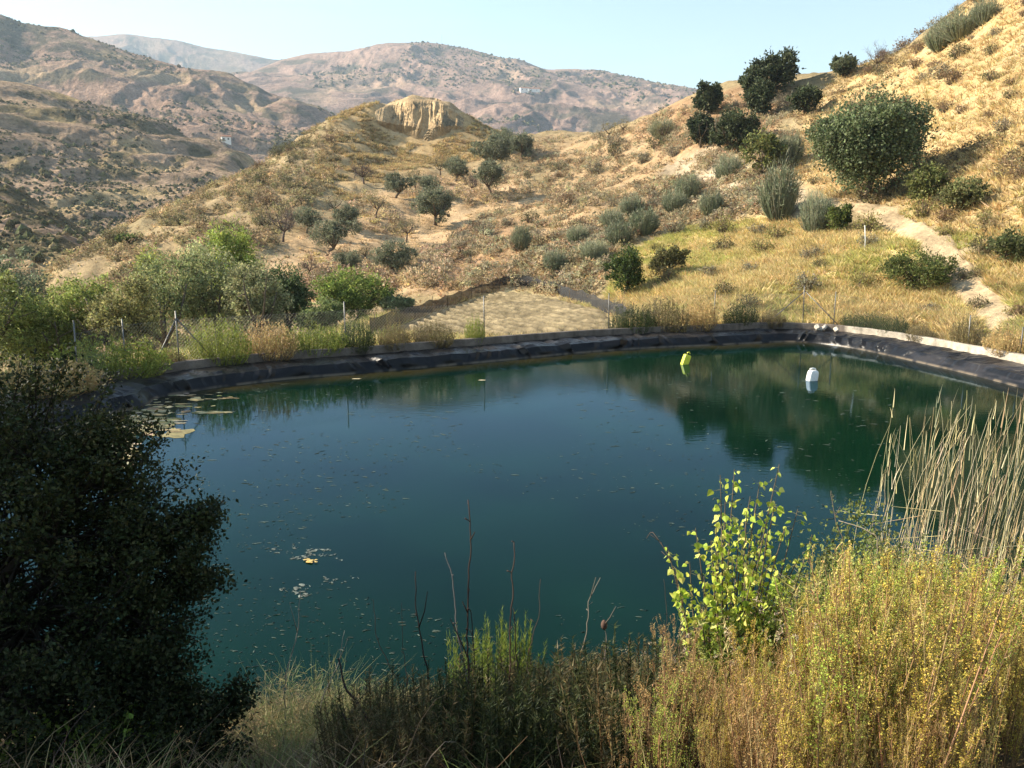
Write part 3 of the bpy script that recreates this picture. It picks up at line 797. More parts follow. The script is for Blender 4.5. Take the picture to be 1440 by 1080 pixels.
def wire_mesh():
    mb = MB(); st = []; en = []
    cells = .11
    for a in range(len(tops) - 1):
        i0, b0, t0 = tops[a]; i1, b1, t1 = tops[a + 1]
        Ln = np.linalg.norm(b1 - b0); n = int(Ln / cells); H = 1.35
        z0 = .55
        for k in range(-int(H / cells), n):
            for sgn in (1, -1):
                u0, u1 = k * cells, k * cells + H
                za, zb = 0., H
                if u0 < 0: za = -u0; u0 = 0
                if u1 > Ln: zb = H - (u1 - Ln); u1 = Ln
                if zb <= za: continue
                if sgn < 0: za, zb = H - za, H - zb
                p = b0 + (b1 - b0) * u0 / Ln; q = b0 + (b1 - b0) * u1 / Ln
                st.append((p[0], p[1], z0 + za)); en.append((q[0], q[1], z0 + zb))
        for z in (.6, 1.2, 1.88):
            st.append((b0[0], b0[1], min(z, t0))); en.append((b1[0], b1[1], min(z, t1)))
    stems(mb, np.array(st), np.array(en), .0021, np.array([.22, .21, .19]), segs=1, sides=3, tip_rad=1.0)
    mb.build('wire_mesh', M_METAL, fence)
wire_mesh()

# ------------------------------------------------------------------ harvested field with furrows, and the shade net round it
def field():
    x0, y0 = FW.min(0); x1, y1 = FW.max(0)
    gx, gy = np.meshgrid(np.arange(x0, x1, .10), np.arange(y0, y1, .10), indexing='ij')
    z0 = h_at(gx, gy)
    rowdir = np.array([math.cos(-1.08), math.sin(-1.08)]); t = -gx * rowdir[1] + gy * rowdir[0]
    fur = .10 * np.sin(2 * math.pi * (t + .05 * fbm(gx / 2, gy / 2, 2, 3)) / .8) + .07 * fbm(gx / .4, gy / .5, 3, 6)
    ins = sdist(gx, gy, FW)
    z = z0 + .10 + fur - .35 * sstep(ins, -.5, .4)
    nu, nv = gx.shape
    q = grid_quads(nu, nv); keep = (ins.ravel()[q] < .3).all(1)
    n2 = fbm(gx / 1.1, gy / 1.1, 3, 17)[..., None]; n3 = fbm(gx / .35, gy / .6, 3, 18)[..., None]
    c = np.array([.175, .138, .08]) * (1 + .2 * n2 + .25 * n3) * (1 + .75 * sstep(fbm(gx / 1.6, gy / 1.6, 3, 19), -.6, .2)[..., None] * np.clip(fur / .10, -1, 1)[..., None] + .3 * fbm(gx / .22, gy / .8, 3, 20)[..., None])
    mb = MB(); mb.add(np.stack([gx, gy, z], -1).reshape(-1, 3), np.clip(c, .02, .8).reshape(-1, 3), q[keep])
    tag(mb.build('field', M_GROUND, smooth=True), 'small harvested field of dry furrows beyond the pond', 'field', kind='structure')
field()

def shade_net():
    root = empty('shade_net_fence', (0, 0, 0)); tag(root, 'sagging black shade net on thin stakes around the harvested field', 'net fence')
    pl = [(520, 472), (585, 447), (640, 428), (690, 411), (720, 409), (760, 411), (800, 420), (852, 439), (880, 452)]
    w = np.array([at_z(x, y, .35)[:2] for x, y in pl]); w, s = resample(w, .15)
    nv = 8; v = np.linspace(0, 1, nv)
    zb = h_at(w[:, 0], w[:, 1])
    ht = .80 + .10 * np.abs(np.sin(s * math.pi / 3.2)) * -1 + .08 * fbm(s / 3, s * 0, 2, 3)
    bow = (.12 * fbm(s / 1.1, s * 0, 3, 8))[:, None] * np.sin(v * math.pi)[None]
    t = np.gradient(w, axis=0); t /= np.linalg.norm(t, axis=1, keepdims=True); nn = np.stack([-t[:, 1], t[:, 0]], 1)
    P = np.stack([w[:, None, 0] + nn[:, None, 0] * bow, w[:, None, 1] + nn[:, None, 1] * bow, zb[:, None] - .05 + ht[:, None] * v[None]], -1)
    m, nt, out = new_mat('shade_netting'); L = nt.links.new
    p = N(nt, 'BsdfPrincipled', Roughness=.8); p.inputs['Base Color'].default_value = (.012, .012, .014, 1)
    tr = N(nt, 'BsdfTransparent'); geo = N(nt, 'NewGeometry'); tx = N(nt, 'TexNoise', Scale=1.5, Detail=4.); L(geo.outputs['Position'], tx.inputs['Vector'])
    mr = N(nt, 'MapRange'); mr.inputs['To Min'].default_value = .0; mr.inputs['To Max'].default_value = .3; L(tx.outputs['Fac'], mr.inputs['Value'])
    ms = N(nt, 'MixShader'); L(mr.outputs[0], ms.inputs[0]); L(p.outputs[0], ms.inputs[1]); L(tr.outputs[0], ms.inputs[2]); L(ms.outputs[0], out.inputs['Surface'])
    mb = MB(); mb.add(P.reshape(-1, 3), np.array([.05, .05, .05]), grid_quads(len(w), nv)); mb.build('net', m, root, True)
    for k in range(4, len(w), 21):
        mb = MB(); tube(mb, [(w[k, 0], w[k, 1], zb[k] - .2), (w[k, 0] + .02, w[k, 1], zb[k] + .6), (w[k, 0] + .03, w[k, 1] + .02, zb[k] + .9)], .022, np.array([.16, .12, .08]), 6)
        mb.build('stake', M_BARK, root, True)
shade_net()

# ------------------------------------------------------------------ dirt track on the right
def track():
    pl = [(1165, 283), (1205, 291), (1245, 303), (1283, 323), (1318, 352), (1345, 385), (1375, 420), (1412, 452), (1450, 475)]
    w = np.array([spot(x, y)[:2] for x, y in pl]); w, s = resample(w, .25)
    for _ in range(20): w[1:-1] = .25 * w[:-2] + .5 * w[1:-1] + .25 * w[2:]
    t = np.gradient(w, axis=0); t /= np.linalg.norm(t, axis=1, keepdims=True); nn = np.stack([-t[:, 1], t[:, 0]], 1)
    v = np.linspace(-1, 1, 17)
    wid = .72 + .5 * fbm(s / 3, s * 0, 3, 5)
    X = w[:, None, 0] + nn[:, None, 0] * v * wid[:, None]; Y = w[:, None, 1] + nn[:, None, 1] * v * wid[:, None]
    jag = .25 * fbm(X / .7, Y / .7, 3, 8)
    Z = h_at(X, Y) + .10 - .22 * sstep(np.abs(v)[None] + jag, .7, 1.0) + .04 * fbm(X / .4, Y / .4, 3, 9)
    n2 = fbm(X / 1.3, Y / 1.3, 3, 27)[..., None]; n3 = fbm(X / .3, Y / .3, 3, 28)[..., None]
    c = np.array([.41, .31, .19]) * (1 + .2 * n2 + .3 * n3)
    mb = MB(); mb.add(np.stack([X, Y, Z], -1).reshape(-1, 3), np.clip(c, .02, .8).reshape(-1, 3), grid_quads(len(w), 17))
    tag(mb.build('path', M_GROUND, smooth=True), 'stony dirt track climbing the slope on the right', 'path', kind='structure')
track()

# ------------------------------------------------------------------ things floating on the pond
def mat_plain(name, col, rough, spec=.5, noise=.12, sc=30.):
    m, nt, out = new_mat(name); L = nt.links.new
    geo = N(nt, 'NewGeometry'); tx = N(nt, 'TexNoise', Scale=sc, Detail=4.); L(geo.outputs['Position'], tx.inputs['Vector'])
    mx = N(nt, 'MixRGB'); mx.inputs[1].default_value = (*col, 1); mx.inputs[2].default_value = (*[c * .45 for c in col], 1)
    mr = N(nt, 'MapRange'); mr.inputs['From Min'].default_value = .45; mr.inputs['From Max'].default_value = .8; mr.inputs['To Max'].default_value = noise * 4; L(tx.outputs['Fac'], mr.inputs['Value']); L(mr.outputs[0], mx.inputs[0])
    p = N(nt, 'BsdfPrincipled', Roughness=rough); p.inputs['Specular IOR Level'].default_value = spec; L(mx.outputs[0], p.inputs['Base Color']); L(p.outputs[0], out.inputs['Surface'])
    return m
M_WHITE = mat_plain('white_plastic', (.78, .77, .73), .4); M_YEL = mat_plain('yellow_plastic', (.72, .70, .05), .4); M_STONE = mat_plain('pale_stone', (.50, .44, .36), .95, .1, .2, 12.)
M_DARKP = mat_plain('dark_plastic', (.05, .05, .05), .5)

def superbox(mb, c, size, n=2.6, col=(1, 1, 1), rot=None, taper=0., nu=20, nv=14):
    u = np.linspace(-math.pi, math.pi, nu, endpoint=False); v = np.linspace(-math.pi / 2, math.pi / 2, nv)
    f = lambda w, k: np.sign(w) * np.abs(w) ** k
    e = 2. / n
    U, Vv = np.meshgrid(u, v, indexing='ij')
    P = np.stack([f(np.cos(Vv), e) * f(np.cos(U), e), f(np.cos(Vv), e) * f(np.sin(U), e), f(np.sin(Vv), e)], -1)
    P[..., :2] *= (1 - taper * (P[..., 2:] + 1) / 2)
    P = P * np.array(size) / 2
    if rot is not None: P = P @ np.array(rot).T
    P = P + np.array(c)
    i = np.arange(nu)[:, None]; j = np.arange(nv - 1)[None]; i2 = (i + 1) % nu
    Q = np.stack([i * nv + j, i2 * nv + j, i2 * nv + j + 1, i * nv + j + 1], -1).reshape(-1, 4)
    mb.add(P.reshape(-1, 3), np.array(col), Q)

def rotm(rx, ry, rz):
    return np.array(Matrix.Rotation(rz, 3, 'Z') @ Matrix.Rotation(ry, 3, 'Y') @ Matrix.Rotation(rx, 3, 'X'))

p = at_z(1142, 535, 0.)
root = empty('plastic_jug', p); tag(root, 'white plastic jug floating upright near the far right corner of the pond', 'jug')
mb = MB(); superbox(mb, (0, 0, .10), (.33, .24, .46), 4.5, rot=rotm(.06, .10, .3), taper=.06, nu=28, nv=20)
mb.build('body', M_WHITE, root, True)
mb = MB(); tube(mb, [(-.10, -.02, .31), (-.09, -.02, .37), (.0, 0, .385), (.08, .02, .37), (.10, .02, .31)], .018, (.8, .8, .8), 8); mb.build('handle', M_WHITE, root, True)
mb = MB(); tube(mb, [(.10, .05, .31), (.105, .05, .355)], .035, (.8, .8, .8), 12); mb.build('cap', M_DARKP, root, True)

p = at_z(964, 512, 0.)
root = empty('plastic_canister', p); tag(root, 'bright yellow plastic canister tilted in the water near the far bank', 'canister')
mb = MB(); superbox(mb, (0, 0, .12), (.25, .17, .44), 7, rot=rotm(.05, .32, .4), nu=28, nv=20); mb.build('body', M_YEL, root, True)
mb = MB(); tube(mb, [(.05, -.02, .34), (.04, -.02, .41), (.12, .02, .42), (.15, .04, .35)], .016, (1, 1, 0), 8); mb.build('handle', M_YEL, root, True)
mb = MB(); tube(mb, [(.06, .02, .36), (.075, .025, .42)], .03, (1, 1, 0), 10); mb.build('cap', M_DARKP, root, True)

# stone block and rubble on the far right corner of the liner
def rock(name, pos, size, label, seed, grp=None):
    mb = MB(); n0 = RS.get_state()
    superbox(mb, (0, 0, size[2] * .35), size, 3.2, rot=rotm(.1 * seed, .07 * seed, .8 * seed), nu=22, nv=14)
    V = mb.V[0]; V += (np.stack([fbm(V[:, 1] * 9 + seed, V[:, 2] * 9, 3, seed), fbm(V[:, 0] * 9, V[:, 2] * 9 + seed, 3, seed + 1), fbm(V[:, 0] * 9, V[:, 1] * 9, 3, seed + 2)], 1) * min(size) * .25).astype(np.float32)
    o = mb.build(name, M_STONE, None, False); o.location = pos; tag(o, label, 'stone', grp)
i_c = int(np.argmin(np.abs(fp - 1152) + 1e3 * (fence_line[:, 1] < 20)))
for dpx, off, sz, lab in [(1153, 1.1, (.30, .22, .2), 'pale square stone block lying on the liner at the far right corner'),
                          (1166, 1.25, (.40, .26, .14), 'flat pale slab on the liner beside the square stone block'),
                          (1188, 1.15, (.28, .2, .12), 'small pale stone at the start of the right hand curb')]:
    k = int(np.argmin(np.abs(fp - dpx) + 1e3 * (fence_line[:, 1] < 20)))
    q = WALL_LINE[k] + WALL_N[k] * off
    rock('stone', (q[0], q[1], .47), sz, lab, dpx % 7 + 1)

# white marker stake and small sticks on the slope
q = spot(1216, 356)
mb = MB(); tube(mb, [q - [0, 0, .2], q + [-.02, 0, .6], q + [-.10, 0, 1.35]], .02, (.7, .7, .68), 8)
tag(mb.build('marker_stake', M_WHITE, None, True), 'leaning white stake in the straw below the dirt track', 'stake')

# floating scum: pale algae mats in the shaded left corner, foam rings and specks on open water
def flat_patch(mb, c, rx, ry, rz, col, n=14, rough=.35, z=.004):
    a = np.arange(n) * 2 * math.pi / n
    k = 1 + rough * (RS.rand(n) - .5) * 2
    x = rx * np.cos(a) * k; y = ry * np.sin(a) * k
    X = x * math.cos(rz) - y * math.sin(rz) + c[0]; Y = x * math.sin(rz) + y * math.cos(rz) + c[1]
    V = np.concatenate([[[c[0], c[1], z + .006]], np.stack([X, Y, np.full(n, z)], 1)])
    mb.add(V, np.array(col), None, [(0, 1 + j, 1 + (j + 1) % n) for j in range(n)])
M_SCUM = mat_col('pond_scum', rough=.9, spec=.1, noise=[(20., .35)])
mb = MB()
for pxs, pys, sx, sy, n in [((170, 250), (585, 612), .5, .30, 60), ((160, 190), (610, 660), .32, .30, 60), ((190, 330), (568, 585), .32, .18, 34), ((230, 330), (552, 563), .35, .16, 24), ((150, 240), (560, 600), .3, .2, 50)]:
    for _ in range(n):
        q = at_z(RS.uniform(*pxs), RS.uniform(*pys), 0.)
        flat_patch(mb, q, sx * RS.lognormal(-1.25, .55), sy * RS.lognormal(-1.05, .5), RS.uniform(-.4, .4), jit([[.36, .28, .16], [.27, .21, .11], [.42, .35, .22], [.20, .18, .08]], 1, .18)[0], z=RS.uniform(.004, .012))
tag(mb.build('algae_mats', M_SCUM), 'tan floating algae mats in the corner beside the dark tree', 'algae', kind='stuff')
mb = MB()
def onwater(n, pxs, pys):
    q = at_z(RS.uniform(*pxs, n), RS.uniform(*pys, n), 0.); return q[sdist(q[:, 0], q[:, 1], POND) < -.5]
Qs = np.concatenate([onwater(2600, (160, 1300), (540, 960)), onwater(900, (200, 700), (540, 960)), onwater(200, (300, 1250), (530, 640))])
cl = fbm(Qs[:, 0] / 2.5, Qs[:, 1] / 2.5, 3, 90)
Qs = Qs[cl > -.08]
for q in Qs:
    d = math.hypot(q[0], q[1]); s = .0010 * d * min(RS.lognormal(0, .5), 1.9)
    flat_patch(mb, q, s * RS.uniform(.8, 3.0), s * .5, RS.normal() * .45, np.array([.085, .105, .085]) * RS.uniform(.3, 1.3), 6, .5)
for cx, cy, rx, ry, n in [(435, 777, 26, 10, 210), (419, 830, 17, 7, 140), (466, 817, 14, 6, 100), (390, 775, 16, 6, 25), (478, 787, 10, 4, 12), (500, 812, 8, 2.5, 9), (250, 700, 26, 10, 40), (290, 680, 20, 7, 25)]:
    for _ in range(n):
        a = RS.rand() * 6.283; k = RS.rand() ** .6 * (1 + .5 * math.sin(a * 3 + cx))
        if vnoise(cx + 2.6 * k * math.cos(a), cy + 2.6 * k * math.sin(a), 3) < .45: continue
        q = at_z(cx + rx * k * math.cos(a), cy + ry * k * math.sin(a), 0.)
        s = .0085 * RS.lognormal(0, .5)
        flat_patch(mb, q, s * 1.7, s, RS.rand() * 3, np.array([.17, .19, .165]) * RS.uniform(.4, 1.2), 6, .6)
tag(mb.build('floating_specks', M_SCUM), 'pale specks and foam rings drifting on the dark green water', 'debris', kind='stuff')
mb = MB(); q = at_z(436, 790, 0.)
flat_patch(mb, q, .055, .05, .3, (.50, .33, .10), 16, .25, .012)
for _ in range(12): flat_patch(mb, q + RS.normal(size=3) * [.05, .04, 0], .025, .02, RS.rand() * 3, (.5, .36, .14), 8, .4, .018)
tag(mb.build('leaf_raft', M_SCUM), 'small ochre clump of leaves floating inside a foam ring', 'leaf clump')
for px, py, lab in [(502, 533, 'pale flat scrap floating just below the liner folds'), (678, 535, 'small pale scrap floating under the thin fence post reflection')]:
    mb = MB(); q = at_z(px, py, 0.); flat_patch(mb, q, .13, .07, .1, (.42, .36, .24), 12, .3, .012); tag(mb.build('floating_scrap', M_SCUM), lab, 'scrap')
# ------------------------------------------------------------------ trees and shrubs beyond the pond
OL = [[.19, .20, .125], [.15, .165, .10], [.24, .245, .155]]
def limbs(mb, H, spread, r0, col, n=5, h0=.35, seed=0, sub=2):
    """short trunk forking into limbs; returns the limb ends"""
    rs = np.random.RandomState(seed); ends = []
    lean = rs.normal(size=2) * .1 * H
    fork = np.array([lean[0], lean[1], H * h0])
    tube(mb, [(0, 0, -.35), (lean[0] * .3, lean[1] * .3, H * h0 * .45), fork], [r0 * 1.3, r0, r0 * .85], col, 7)
    for k in range(n):
        a = 2 * math.pi * (k + rs.rand() * .7) / n
        e = fork + np.array([math.cos(a) * spread * rs.uniform(.5, .95), math.sin(a) * spread * rs.uniform(.5, .95), H * rs.uniform(.25, .5)])
        m = (fork + e) / 2 + np.array([math.cos(a), math.sin(a), -.3]) * spread * .12
        tube(mb, [fork, m, e], [r0 * .6, r0 * .4, r0 * .18], col, 6); ends.append(e)
        for q in range(sub):
            d = rs.normal(size=3) * spread * .35 + np.array([0, 0, H * .12]); s = m + (e - m) * rs.uniform(0, .8)
            tube(mb, [s, s + d * .5 + rs.normal(size=3) * spread * .04, s + d], [r0 * .25, r0 * .16, r0 * .06], col, 5); ends.append(s + d)
    return np.array(ends)

def mk_tree(seed, W, H, cols, leaf=.16, wr=.45, ncl=70, per=26, lobes=None, h0=.3, spread=.28, barkc=(.13, .10, .075), zmin=.25, mat=None, nlimb=5, shell=.5, amt=.2, r0=None):
    """one tree: returns (trunk mesh, crown mesh); W,H metres"""
    RS.seed(seed); rs = np.random.RandomState(seed)
    tm = MB(); r0 = r0 or .045 * H
    ends = limbs(tm, H, W * .38, r0, np.array(barkc), nlimb, h0, seed)
    cm = MB()
    if lobes is None:
        lobes = [(0, 0, H * .62, W * .36, W * .36, H * .34)]
        for e in ends[::2][:8]:
            lobes.append((e[0] * 1.0, e[1] * 1.0, min(e[2], H * .82), W * rs.uniform(.15, .24), W * rs.uniform(.15, .24), H * rs.uniform(.13, .2)))
    crown(cm, lobes, ncl, per, leaf, wr, cols, spread=spread, zmin=zmin, shell=shell, amt=amt)
    return tm.mesh('trunk', M_BARK, True), cm.mesh('crown', mat or M_LEAF)

def plant_tree(kind, cat, pos, meshes, label, rz=0., sc=1., group=None, parts=('trunk', 'crown')):
    root = empty(kind, pos, rz, sc); tag(root, label, cat, group)
    for nm, me in zip(parts, meshes):
        if me is not None: link(nm, me, root)
    return root

olive_m = [mk_tree(100 + k, 4.0, 3.6, OL, ncl=170, per=40, leaf=.2, spread=.3, h0=.22) for k in range(4)]
almond_cols = [[.22, .20, .10], [.27, .22, .115], [.17, .165, .08]]
almond_m = [mk_tree(120 + k, 3.6, 3.6, almond_cols, ncl=44, per=18, leaf=.15, spread=.34, h0=.3, zmin=.9, r0=.11, barkc=(.085, .06, .045)) for k in range(3)]
def bare_tree(seed, W, H, nt=90, r0=.1, colr=(.12, .09, .075)):
    RS.seed(seed); tm = MB(); ends = limbs(tm, H, W * .4, r0, np.array(colr), 6, .28, seed, 3)
    cm = MB(); i = RS.randint(0, len(ends), nt * 3); b = ends[i] * (1 - .3 * RS.rand(nt * 3, 1)) + RS.normal(size=(nt * 3, 3)) * .12
    stems(cm, b, b + (unit(nt * 3) + [0, 0, .6]) * W * .16, .018, jit(np.array(colr) * 1.4, nt * 3), segs=2)
    return tm.mesh('trunk', M_BARK, True), cm.mesh('twigs', M_DRY)
bare_m = [bare_tree(131, 3.4, 3.2), bare_tree(132, 3.0, 2.8)]
def size_at(P, wpx): return wpx * math.hypot(P[0], P[1]) / FPX

ORCHARD = [  # px, py of the foot, crown width in px, kind, label
    (556, 279, 34, 0, 'round olive tree with a clear shadow on bare soil, below the cliff knoll'),
    (606, 280, 31, 1, 'small olive tree just right of the round one below the cliff knoll'),
    (612, 317, 52, 2, 'broad dark olive tree in the middle of the orchard slope'),
    (641, 256, 33, 3, 'olive tree at the upper edge of the orchard under the knoll'),
    (691, 274, 42, 1, 'tall grey-green olive tree with a long shadow on the terrace bank'),
    (698, 240, 48, 0, 'big rounded olive tree directly behind the tall grey-green one'),
    (733, 224, 36, 2, 'olive tree at the top right end of the orchard'),
    (709, 215, 32, 3, 'pale olive tree half hidden behind the big rounded one'),
    (431, 328, 34, 3, 'olive tree at the left edge of the orchard above the bare soil'),
    (458, 360, 46, 1, 'wide olive tree low on the left of the orchard'),
    (491, 324, 34, 0, 'pale low olive tree between two almond trees'),
    (496, 386, 33, 2, 'small dark olive tree at the foot of the orchard'),
    (557, 388, 49, 3, 'broad olive tree at the foot of the orchard with a dark shadow'),
    (528, 308, 34, 4, 'sparse leaning almond tree with thin foliage'),
    (620, 250, 28, 5, 'almond tree with a forked dark trunk beside the upper olive'),
    (584, 266, 30, 6, 'thin almond tree between the two small olives'),
    (663, 273, 24, 7, 'bare little tree left of the tall grey-green olive'),
    (572, 341, 34, 5, 'brownish almond tree in the centre of the lower orchard'),
    (398, 341, 44, 7, 'bare twisted almond tree at the left end of the orchard'),
    (512, 260, 34, 8, 'bare brown almond tree under the knoll on the left'),
    (432, 391, 30, 8, 'leafless greyish tree at the foot of the orchard on the left'),
    (471, 308, 34, 4, 'thin almond tree leaning beside the pale low olive'),
    (516, 369, 26, 6, 'thin almond tree near the foot of the orchard'),
    (855, 200, 26, 5, 'small almond tree on the saddle skyline'),
    (876, 190, 22, 6, 'tiny almond tree on the rounded brow of the saddle'),
    (925, 206, 34, 4, 'almond tree standing in front of the reddish bank'),
]
for px, py, wpx, kd, lab in ORCHARD:
    P = spot(px, py, 45.); w = size_at(P, wpx) * 1.12
    if kd < 4: plant_tree('olive_tree', 'olive tree', P, olive_m[kd], lab, RS.rand() * 6.28, w / 4.0, 'olive trees of the hillside orchard')
    elif kd < 7: plant_tree('almond_tree', 'almond tree', P, almond_m[kd - 4], lab, RS.rand() * 6.28, w / 3.6, 'almond trees of the hillside orchard')
    else: plant_tree('bare_tree', 'bare tree', P, bare_m[kd - 7], lab, RS.rand() * 6.28, w / 3.2, 'leafless trees of the hillside orchard', ('trunk', 'twigs'))

# --- evergreen oaks, carob and brooms on the right hill: (foot px, py, width px, height px, label)
DK = [[.07, .085, .04], [.095, .11, .055], [.052, .066, .032]]
GRN = [[.13, .16, .07], [.165, .195, .09], [.10, .13, .055], [.2, .225, .12]]
YG = [[.16, .17, .05], [.20, .19, .065], [.11, .13, .04]]
GREYG = [[.25, .265, .165], [.30, .31, .20], [.20, .22, .135]]
def lobed(W, H, n, seed, low=.1):
    rs = np.random.RandomState(seed); L = [(0, 0, H * .52, W * .34, W * .34, H * .42)]
    for k in range(n):
        a = 2 * math.pi * k / n + rs.rand() * .6; rr = rs.uniform(.16, .36) * W; s = rs.uniform(.10, .22)
        L.append((math.cos(a) * rr, math.sin(a) * rr, H * rs.uniform(.28 + low, .74), W * s, W * s, H * s * 1.05))
    return L
def special(kind, cat, px, py, wpx, hpx, cols, label, seed, rmin=20., ncl=150, per=34, leaf=None, n=9, wr=.55, mat=None, r=None, spread=.3, shell=.55, group=None, barkc=(.1, .08, .06), sink=0.0):
    P = spot(px, py, rmin) if r is None else place_r(px, r)
    d = math.hypot(P[0], P[1]); W = wpx * d / FPX; H = hpx * d / FPX
    if r is not None:   # foot hidden: crown top given by hpx as a pixel row
        H = (at_r(px, hpx, r)[2] - P[2]) * 1.14
    lf = leaf or .0034 * d
    meshes = mk_tree(seed, W, H, cols, leaf=lf, wr=wr, ncl=ncl, per=per, lobes=lobed(W, H, n, seed), h0=.22, spread=spread, zmin=.08 * H, mat=mat, shell=shell - .15, amt=.3, barkc=barkc, r0=min(.03 * H, .2))
    P = P - np.array([0, 0, sink])
    return plant_tree(kind, cat, P, meshes, label, 0, 1, group)
special('carob_tree', 'carob tree', 1217, 283, 158, 134, GRN, 'large round dense green carob tree at the foot of the bright slope', 201, ncl=600, per=56, n=10, leaf=.18, wr=.7)
special('oak_tree', 'oak', 1092, 136, 62, 56, DK, 'tall dark evergreen oak on the skyline, highest of its clump', 202, 60, 150, 40, mat=M_DARKLEAF)
special('oak_tree', 'oak', 1060, 150, 44, 58, DK, 'dark evergreen oak leaning against the left of the tallest skyline oak', 203, 60, 120, 40, mat=M_DARKLEAF)
special('oak_tree', 'oak', 1068, 168, 40, 50, DK, 'dark lower oak under the skyline oaks in the ravine', 204, 60, 110, 36, mat=M_DARKLEAF)
special('oak_tree', 'oak', 995, 162, 42, 42, DK, 'round dark oak on the reddish bank left of the skyline oaks', 205, 60, 120, 36, mat=M_DARKLEAF)
special('oak_tree', 'oak', 985, 206, 44, 44, DK, 'small dark oak at the left end of the lower pair', 206, 50, 110, 36, mat=M_DARKLEAF)
special('oak_tree', 'oak', 1035, 214, 68, 56, DK, 'wide dark oak above the pale eroded bank', 207, 50, 150, 40, mat=M_DARKLEAF)
special('oak_tree', 'oak', 1130, 163, 46, 36, DK, 'low dark oak scrub on the slope right of the skyline clump', 208, 60, 100, 36, mat=M_DARKLEAF)
special('olive_tree', 'olive tree', 1186, 108, 40, 25, [[.10, .115, .06], [.13, .14, .075]], 'lone pale olive on the skyline right of the oaks', 209, 60, 90, 30)
P = spot(1232, 100, 60.); plant_tree('bare_tree', 'bare tree', P, bare_m[0], 'tiny leafless tree on the skyline near the steep slope', 0, size_at(P, 30) / 3.2, None, ('trunk', 'twigs'))
special('fig_tree', 'fig tree', 1072, 246, 74, 54, YG, 'yellow-green small fig tree below the wide oak', 210, 40, 90, 34, leaf=.24, wr=.8)
special('young_tree', 'tree', 878, 420, 56, 76, [[.055, .085, .02], [.09, .125, .03], [.04, .06, .018]], 'small bright green tree standing beside the end of the shade net', 211, 25., ncl=150, per=40, leaf=.12, wr=.7)

def broom(seed, W, H, cols, n=420, rad=.016):
    """grey-green broom: a spray of thin upright twigs"""
    RS.seed(seed); mb = MB()
    a = RS.rand(n) * 6.283; rr = np.sqrt(RS.rand(n)); 
    base = np.stack([np.cos(a) * rr * W * .16, np.sin(a) * rr * W * .16, np.full(n, -.1)], 1)
    el = RS.uniform(.35, 1.0, n)
    tip = np.stack([np.cos(a) * W * .5 * rr ** .6 * RS.uniform(.6, 1.05, n), np.sin(a) * W * .5 * rr ** .6 * RS.uniform(.6, 1.05, n), H * (1.02 - .45 * rr ** 2) * RS.uniform(.55, 1., n)], 1)
    stems(mb, base, tip, rad, jit(cols, n, .2), bend=np.stack([np.cos(a), np.sin(a), 0 * a], 1) * W * .05, segs=3)
    m = n * 5; i = RS.randint(0, n, m); t = RS.uniform(.35, 1., m)[:, None]
    p = base[i] * (1 - t) + tip[i] * t + RS.normal(size=(m, 3)) * W * .03
    blades(mb, p, (tip[i] - base[i]) / H + unit(m) * .45, W * RS.uniform(.06, .14, m), rad * 1.6, jit(cols, m, .25), .1, 2)
    return mb.mesh('twigs', M_LEAF)
broom_m = [broom(301 + k, 2.6, 2.6, GREYG, rad=.022) for k in range(3)]
BROOMS = [(1094, 310, 62, 82, 'tall feathery grey-green broom bush at the foot of the pale bank'), (1000, 304, 40, 38, 'round grey-green broom bush left of the tall feathery one'),
          (1146, 329, 48, 60, 'grey-green broom bush beside the bend of the dirt track'), (1024, 256, 46, 40, 'pale broom bush in front of the white eroded bank'),
          (966, 282, 44, 38, 'pale broom bush on the brow left of the white bank'), (948, 300, 40, 34, 'small pale broom below the brow at the left'),
          (1110, 232, 44, 46, 'pale broom bush behind the tall feathery one'), (930, 195, 44, 28, 'grey broom under the reddish bank'), (905, 330, 50, 40, 'broad silvery broom bush above the straw slope'),
          (870, 345, 46, 38, 'silvery broom bush left of the broad one'), (835, 372, 44, 40, 'silvery broom bush at the lower end of the row'), (860, 322, 40, 30, 'small silvery broom at the upper end of the row'),
          (888, 305, 44, 32, 'pale broom bush upslope of the silvery row'), (812, 345, 38, 30, 'pale broom bush at the edge of the brown gully'), (780, 385, 40, 34, 'pale low broom above the shade net'), (733, 352, 34, 40, 'lone pale broom growing in the brown gully')]
for k, (px, py, w, h, lab) in enumerate(BROOMS):
    P = spot(px, py, 36.); s = size_at(P, w) / 2.6
    plant_tree('broom_bush', 'bush', P, [broom_m[k % 3]], lab, RS.rand() * 6, (s, s, size_at(P, h) / 2.6), 'brooms of the slope', ('twigs',))
for px, py, w, h, lab in [(1350, 56, 60, 36, 'twiggy grey bush on the top of the steep right slope'), (1322, 72, 44, 36, 'low brown twiggy bush on the steep skyline'), (1384, 34, 36, 32, 'tall twiggy bush at the very top of the right slope')]:
    P = spot(px, py, 60.); s = size_at(P, w) / 2.6
    plant_tree('broom_bush', 'bush', P, [broom_m[1]], lab, RS.rand() * 6, (s, s, size_at(P, h) / 2.6), 'twiggy bushes on the skyline', ('twigs',))
special('green_bush', 'bush', 1180, 329, 34, 38, [[.10, .13, .03], [.14, .16, .04], [.06, .08, .025]], 'bright green bush tucked beside the broom at the track bend', 212, 30., 60, 30)
special('green_bush', 'bush', 1285, 412, 95, 56, [[.12, .15, .04], [.17, .18, .055], [.08, .10, .03]], 'low spreading yellow-green bush in the straw left of the dirt track', 213, 28., 190, 36, leaf=.11, n=11)
special('green_bush', 'bush', 1300, 292, 60, 56, [[.15, .17, .05], [.2, .2, .07], [.11, .12, .04]], 'yellow-green bush right of the big carob tree', 214, 36., 110, 32)
